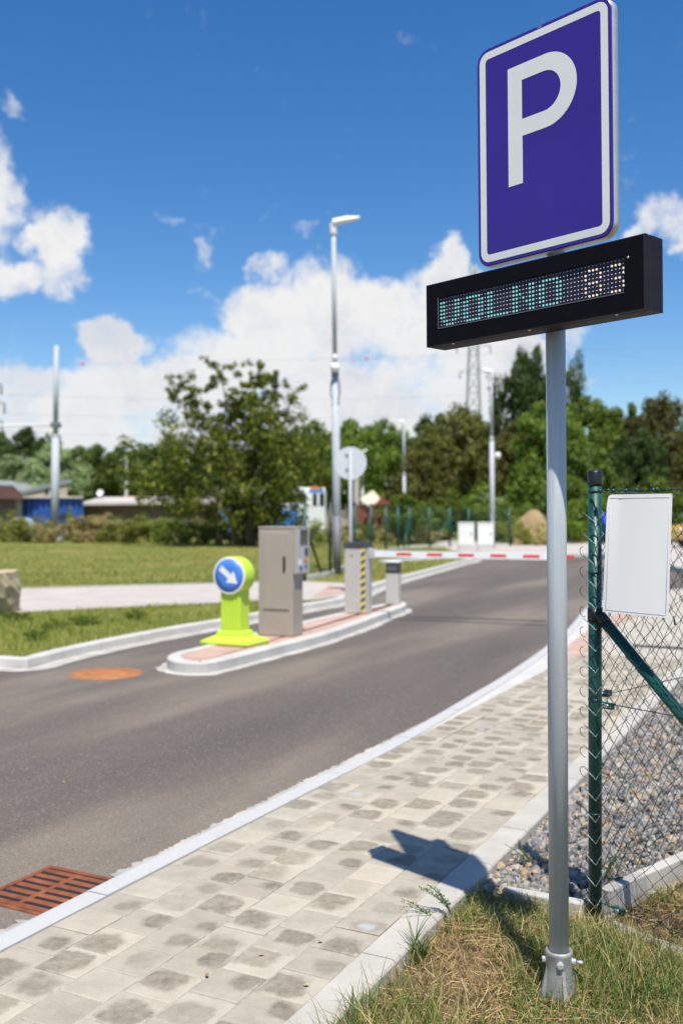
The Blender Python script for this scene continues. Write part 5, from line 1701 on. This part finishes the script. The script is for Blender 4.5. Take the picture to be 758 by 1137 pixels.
T = [
 ('dark', -22, 470, 95, 95, 'dark tree at the left edge behind the pylon arms'),
 ('dark2', 27, 474, 62, 93, 'tall dark tree rising left of the mast behind the silvery willow'),
 ('dark', 57, 477, 46, 92, 'narrow dark crown just left of the mast top sleeve'),
 ('willow', 14, 504, 78, 82, 'pale silvery willow above the brown roof'),
 ('willow', 60, 491, 84, 80, 'pale silvery willow behind the grey mast'),
 ('mid', 108, 494, 70, 86, 'olive green tree right of the mast behind the satellite dish'),
 ('mid2', 92, 492, 60, 96, 'low green tree between the mast and the dark round tree'),
 ('dark', 152, 489, 92, 88, 'dark round tree behind the distant lamp'),
 ('mid', 196, 484, 84, 84, 'green tree half hidden behind the left side of the apple tree'),
 ('bright2', 246, 488, 80, 86, 'bright tree behind the middle of the apple tree'),
 ('mid2', 300, 478, 84, 82, 'green tree behind the right side of the apple tree'),
 ('mid', 346, 466, 80, 80, 'round green tree left of the tall street lamp'),
 ('bright', 392, 463, 78, 84, 'bright green tree behind the round sign'),
 ('mid', 430, 465, 72, 88, 'green tree behind the slender lamp'),
 ('dark2', 478, 461, 84, 84, 'dark green tree right of the slender lamp'),
 ('olive', 512, 455, 104, 68, 'brown olive tree in front of the lattice pylon'),
 ('olive2', 470, 498, 70, 60, 'low brown olive tree left of the white cabinets'),
 ('olive', 572, 472, 76, 60, 'brown olive tree right of the lamp with camera'),
 ('dark2', 590, 386, 82, 66, 'tallest dark tree standing left of the sign post'),
 ('tall', 638, 394, 56, 68, 'thin dark tree top showing right of the sign post'),
 ('tall', 549, 418, 52, 67, 'thin tree top behind the head of the lamp with camera'),
 ('bright2', 612, 443, 88, 58, 'bright green tree behind the sign post'),
 ('bright', 655, 437, 84, 62, 'bright green tree between the sign post and fence post'),
 ('bright2', 690, 446, 70, 60, 'yellow green tree above the notice board'),
 ('olive2', 728, 436, 84, 58, 'dark olive tree with thin top at the right edge'),
 ('dark', 708, 470, 70, 54, 'dark shaded tree right behind the notice board top'),
 ('mid', 790, 446, 96, 60, 'green tree just beyond the right edge of the view'),
 ('mid2', 640, 490, 84, 52, 'mid green tree low behind the black capped fence post'),
]
for i, (k_, px, top, w_, Y_, lab) in enumerate(T):
    tree(k_, px, top, w_, Y_, lab, rz=i*1.37)

# the apple tree on the meadow, made of its own limbs
def apple():
    Ya = 43.0
    b = at(270, 606, Ya); s = Ya / F
    C2 = []; R2 = []
    root = thing('apple_tree', 'bushy apple tree with ragged upper branches on the meadow', 'tree', (b.x, b.y, 0))
    rr = random.Random(5); mb = MB(); C = []; Rr = []
    stems = [(-.10, .0), (.12, .1), (.30, -.1), (-.3, .1)]
    tops = [(-55, 425), (-30, 402), (-5, 418), (18, 402), (40, 412), (58, 432), (-78, 432), (70, 455), (-95, 470), (76, 486), (-115, 500), (78, 500), (-20, 440), (25, 440), (-60, 480), (55, 490), (0, 470), (-90, 530), (60, 530), (30, 530), (-40, 520), (-105, 540), (5, 555), (44, 560), (40, 558), (20, 575)]
    for i, (dx_, py) in enumerate(tops):
        end = Vector((dx_*s, rr.uniform(-1.6, 1.6) * (.5 if py < 450 else 1), Zp(py, Ya)))
        sx, sy = stems[i % 4]
        a = Vector((sx, sy, 0)); m1 = Vector((sx*2 + end.x*.12, sy*2 + end.y*.2, max(.8, end.z*.28))); m2 = m1.lerp(end, .5) + Vector((rr.uniform(-.3, .3), rr.uniform(-.3, .3), .35))
        mb.tube([a, m1, m2, end], [.11, .08, .04, .012], 7)
        hi = py < 450
        for q in range(20 if hi else 14):
            u = rr.uniform(.4, 1.0)
            p = m1.lerp(m2, u*2) if u < .5 else m2.lerp(end, u*2 - 1)
            sp_ = .50 if hi else .85
            tip = p + Vector((rr.gauss(0, sp_), rr.gauss(0, sp_), rr.gauss(0, sp_*.8)))
            if tip.z < .5: tip.z = .5 + rr.random()*.5
            if hi:
                mb.tube([p, tip], [.015, .005], 4)
                for k_ in (.55, .8, 1.0):
                    C2.append(tuple(p.lerp(tip, k_))); R2.append(rr.uniform(.10, .24))
            else:
                C.append(tuple(tip)); Rr.append(rr.uniform(.35, .70))
    o = mb.build('trunk', 'bark', root)
    V, Fq = leaf_cloud(np.array(C), np.array(Rr), 66, .092, 77, .9)
    V2, F2 = leaf_cloud(np.array(C2), np.array(R2), 17, .085, 78, .9)
    mesh_np('crown', np.concatenate([V, V2]), np.concatenate([Fq, F2 + len(V)]), 'leaf_apple', root)
apple()
# small leaning sapling by the fence
tree('bright', 446, 546, 46, 46, 'small light green sapling behind the green fence', 0.4, 'sapling', 'sapling', group=None)

# shrubs
SH = {}
for key, m, seed in (('green', 'weed_green', 31), ('tan', 'weed_tan', 32), ('lush', 'leaf_bright', 33), ('deep', 'leaf_mid', 34)):
    g = np.random.default_rng(seed); C = []; Rr = []
    for i in range(40):
        a = g.uniform(0, 2*np.pi); r_ = .46*math.sqrt(g.random()); z = g.uniform(.08, .82)*(1 - .7*r_)
        C.append((math.cos(a)*r_, math.sin(a)*r_, z)); Rr.append(g.uniform(.09, .18))
    V, Fq = leaf_cloud(np.array(C), np.array(Rr), 75, .028, seed)
    SH[key] = mesh_np('shrub_' + key, V, Fq, m, 'meshonly')
def shrub(kind, px, top, base, width, Y, label, name='shrub', group='shrubs'):
    b = at(px, base, Y); w = width/F*Y*1.35
    o = bpy.data.objects.new(name, SH[kind]); COL.objects.link(o)
    o.location = (b.x, Y, 0.0); o.scale = (w, w*.8, max(.3, Zp(top, Y)*1.22)); o.rotation_euler = (0, 0, px*.7)
    tag(o, label, 'shrub', group)
SL = [
 ('green', 8, 567, 46, 50, 'green shrub below the brown roofed hut'), ('green', 36, 571, 40, 49, 'green shrub left of the foot of the mast'), ('tan', 52, 576, 30, 48, 'dry brownish shrub touching the left of the mast foot'),
 ('green', 74, 564, 34, 52, 'tall green shrub in front of the right end of the blue tarpaulin'), ('tan', 92, 570, 48, 49, 'straw coloured shrub right of the mast'), ('tan', 116, 567, 44, 50, 'straw coloured shrub in front of the green cart'),
 ('green', 140, 573, 44, 48, 'green shrub behind the small pale slab'), ('green', 166, 570, 46, 49, 'green shrub in front of the board fence left end'), ('deep', 192, 571, 44, 47, 'deep green shrub in front of the board fence'), ('green', 218, 574, 44, 47, 'green shrub just left of the yellow beacon top'),
 ('deep', 244, 576, 40, 45, 'deep green shrub at the left foot of the apple tree'), ('deep', 292, 580, 44, 45, 'deep green shrub behind the ticket machine'), ('tan', 330, 578, 40, 44, 'dry shrub between ticket machine and green fence post'),
 ('green', 356, 576, 40, 48, 'weedy shrub below the tram front'), ('tan', 384, 580, 36, 47, 'dry shrub below the timber hut left side'), ('deep', 404, 578, 36, 48, 'green shrub below the timber hut roof'), ('tan', 428, 580, 34, 50, 'dry shrub right of the timber hut'),
 ('tan', 466, 582, 40, 47, 'dry shrub behind the green fence brace'), ('deep', 474, 552, 56, 52, 'bushy hedge shrub right of the sapling'), ('lush', 505, 540, 60, 53, 'lush bright shrub behind the left white cabinet'), ('lush', 540, 536, 62, 52, 'lush bright shrub behind the lamp with camera'),
 ('deep', 566, 552, 50, 50, 'deep green shrub left of the sand heap'), ('lush', 606, 548, 56, 53, 'bright shrub behind the sand heap'), ('tan', 600, 578, 30, 45, 'dry weedy shrub in front of the right side of the sand heap'), ('green', 566, 574, 34, 45, 'low weedy shrub at the left foot of the sand heap'), ('lush', 622, 566, 50, 48, 'bright shrub between sand heap and sign post'),
 ('lush', 652, 540, 62, 50, 'bright shrub just left of the fence post'), ('deep', 690, 536, 66, 50, 'deep green shrub behind the notice board left half'), ('lush', 730, 528, 70, 51, 'bright shrub behind the notice board right half'), ('deep', 775, 540, 70, 50, 'deep green shrub at the right edge above the yellow car'),
]
for kind, px, top, w_, Y_, lab in SL: shrub(kind, px, top, 600, w_, Y_, lab)
# coarse weeds on the verge
for i, (px, py, w_, lab) in enumerate(((95, 694, 34, 'broad leaved weed clump in the middle of the verge'), (60, 700, 30, 'broad leaved weed clump near the kerb bend'), (20, 690, 34, 'weed clump at the foot of the sandstone block'), (150, 688, 26, 'low weed clump on the verge left of the beacon'), (40, 712, 26, 'small weed clump close behind the left kerb'))):
    p = gp(px, py, .045); wd = w_/F*p.y
    o = bpy.data.objects.new('weed_clump', SH['deep' if i % 2 == 0 else 'lush']); COL.objects.link(o); o.location = p; o.scale = (wd, wd*.8, .17); tag(o, lab, 'weed', 'weeds on the verge')

# wooded hill behind
mb = MB()
nH = 40
V = []; Fs = []
for i in range(nH + 1):
    for j in range(7):
        x = 40 + 260*i/nH; y = 280 + 40*j
        V.append((x, y, max(-.2, 41*math.exp(-((i - 22)/12)**2) * math.sin(math.pi*j/6) + 1.5*math.sin(i*2.1 + j) - .5)))
for i in range(nH):
    for j in range(6):
        a = i*7 + j; Fs.append((a, a + 7, a + 8, a + 1))
mb.add(V, Fs, 0, True); structure(mb.build('hills', 'hill'))

# ------------------------------------------------------------------ light
EL = R(64.5); SUNV = Vector((.157, -.988, 0)).normalized()
sd_ = Vector((SUNV.x*math.cos(EL), SUNV.y*math.cos(EL), math.sin(EL)))
sl = bpy.data.lights.new('sun', 'SUN'); sl.energy = 5.0; sl.angle = R(.53); sl.color = (1.0, .955, .88)
so = bpy.data.objects.new('sun', sl); COL.objects.link(so); so.rotation_euler = (-sd_).to_track_quat('-Z', 'Y').to_euler(); so.location = (0, 0, 30)

world = bpy.data.worlds.new('World'); scene.world = world; world.use_nodes = True
nt = world.node_tree; nt.nodes.clear()
wo = N(nt, 'ShaderNodeOutputWorld'); bgn = N(nt, 'ShaderNodeBackground'); bgn.inputs[1].default_value = .10
nt.links.new(bgn.outputs[0], wo.inputs[0])
sky = N(nt, 'ShaderNodeTexSky'); sky.sky_type = 'NISHITA'; sky.sun_disc = False
sky.sun_elevation = EL; sky.sun_rotation = math.atan2(SUNV.x, SUNV.y)
sky.air_density = 1.0; sky.dust_density = .6; sky.ozone_density = 2.2; sky.altitude = 250
dirv = N(nt, 'ShaderNodeTexCoord').outputs['Generated']
sep = N(nt, 'ShaderNodeSeparateXYZ'); nt.links.new(dirv, sep.inputs[0])
az = math_n(nt, 'ARCTAN2', sep.outputs[0], sep.outputs[1])
el = math_n(nt, 'ARCSINE', sep.outputs[2])
comb = N(nt, 'ShaderNodeCombineXYZ'); nt.links.new(az, comb.inputs[0]); nt.links.new(el, comb.inputs[1])
AE = comb.outputs[0]
w1 = vmath(nt, 'MULTIPLY', vmath(nt, 'SUBTRACT', noise(nt, AE, 9, 5, .6, 'Color'), (.5, .5, .5)), (.10, .075, 0))
w2 = vmath(nt, 'MULTIPLY', vmath(nt, 'SUBTRACT', noise(nt, AE, 34, 6, .62, 'Color'), (.5, .5, .5)), (.045, .04, 0))
AEw = vmath(nt, 'ADD', vmath(nt, 'ADD', AE, w1), w2)
def azel(px, py):
    r = ray(px, py).normalized(); return math.atan2(r.x, r.y), math.asin(r.z)
# heaped cumulus: centre px, py, half width, half height, weight
BL = [(66, 258, 40, 38, .95), (26, 305, 44, 28, .92), (76, 305, 30, 36, .85), (-34, 205, 56, 62, .8), (5, 120, 20, 14, .44),
      (198, 243, 20, 9, .45), (238, 272, 16, 15, .43), (222, 322, 22, 9, .42), (288, 300, 24, 15, .6), (338, 268, 16, 14, .47),
      (130, 388, 34, 30, 1), (28, 446, 52, 44, .9), (118, 455, 84, 60, .95), (-40, 475, 100, 70, .85), (240, 420, 70, 60, 1), (300, 375, 70, 66, 1), (365, 350, 60, 58, 1),
      (440, 355, 70, 56, 1), (500, 340, 60, 58, 1), (508, 277, 20, 20, .8), (540, 390, 90, 50, 1), (420, 450, 200, 70, 1), (180, 505, 260, 60, .78), (600, 420, 60, 40, .85), (560, 340, 50, 40, .9),
      (735, 245, 44, 28, .82), (775, 262, 44, 34, .85), (700, 268, 30, 12, .6), (742, 344, 14, 8, .42), (520, 550, 330, 60, .66), (640, 376, 26, 14, .5), (690, 512, 120, 44, .55)]
fld = None
for (px, py, hw_, hh_, wt_) in BL:
    a, e_ = azel(px, py)
    d = vmath(nt, 'MULTIPLY', vmath(nt, 'SUBTRACT', AEw, (a, e_, 0)), (F/hw_*math.cos(e_), F/hh_, 0))
    ln = vmath(nt, 'LENGTH', d, out=1)
    v_ = maprange(nt, ln, .45, 1.35, wt_, 0.0, True)
    fld = v_ if fld is None else math_n(nt, 'SMOOTH_MAX', fld, v_, .12)
# ordinary clouds over the rest of the sky (outside this view)
out_noise = noise(nt, vmath(nt, 'MULTIPLY', AE, (1.0, 1.8, 1)), 3.2, 7, .6)
side = maprange(nt, math_n(nt, 'ABSOLUTE', az), .42, .62, 0, 1, True)
oc = math_n(nt, 'MULTIPLY', maprange(nt, out_noise, .54, .72, 0, 1, True), math_n(nt, 'MULTIPLY', side, maprange(nt, el, .75, .35, 0, 1)))
fld = math_n(nt, 'MAXIMUM', fld, oc)
n_a = maprange(nt, noise(nt, AEw, 13, 9, .62, dist=.4), .30, .70)
n_b = maprange(nt, noise(nt, AE, 46, 8, .68), .28, .72)
det = math_n(nt, 'ADD', math_n(nt, 'MULTIPLY', math_n(nt, 'SUBTRACT', n_a, .5), .72), math_n(nt, 'MULTIPLY', math_n(nt, 'SUBTRACT', n_b, .5), .30))
fld2 = math_n(nt, 'ADD', fld, det)
cov = maprange(nt, fld2, .27, .98, 0, 1, True)
shade = noise(nt, AEw, 10, 8, .6)
low = maprange(nt, el, .02, .24, .32, 0)          # flatter, greyer bases lower in the heap
thick = maprange(nt, fld2, .75, 1.25, 0, .35)
shf = math_n(nt, 'ADD', math_n(nt, 'ADD', maprange(nt, shade, .46, .70, 0, .9), low), thick, clamp=True)
ccol = mix(nt, math_n(nt, 'MULTIPLY', shf, .70), (7.6, 7.5, 7.35), (4.7, 5.1, 5.9))
skyc = N(nt, 'ShaderNodeHueSaturation'); skyc.inputs['Saturation'].default_value = 1.36; skyc.inputs['Value'].default_value = 1.17; skyc.inputs['Hue'].default_value = .505
nt.links.new(sky.outputs[0], skyc.inputs['Color'])
nt.links.new(mix(nt, cov, skyc.outputs[0], ccol), bgn.inputs[0])

# ------------------------------------------------------------------ camera and render
cam = bpy.data.cameras.new('camera'); co = bpy.data.objects.new('camera', cam); COL.objects.link(co)
cam.lens = 35; cam.sensor_fit = 'VERTICAL'; cam.sensor_height = 36; cam.sensor_width = 24
cam.clip_end = 3000; cam.clip_start = .05
co.location = (0, 0, H); co.rotation_euler = (math.pi/2 + PITCH, 0, 0)
cam.dof.use_dof = True; cam.dof.focus_distance = 3.05; cam.dof.aperture_fstop = 2.5
scene.camera = co
scene.view_settings.view_transform = 'Standard'; scene.view_settings.look = 'None'
scene.view_settings.exposure = 0.3; scene.view_settings.gamma = 1.0
scene.render.engine = 'CYCLES'
scene.cycles.max_bounces = 6; scene.cycles.transparent_max_bounces = 12
scene.cycles.use_denoising = True
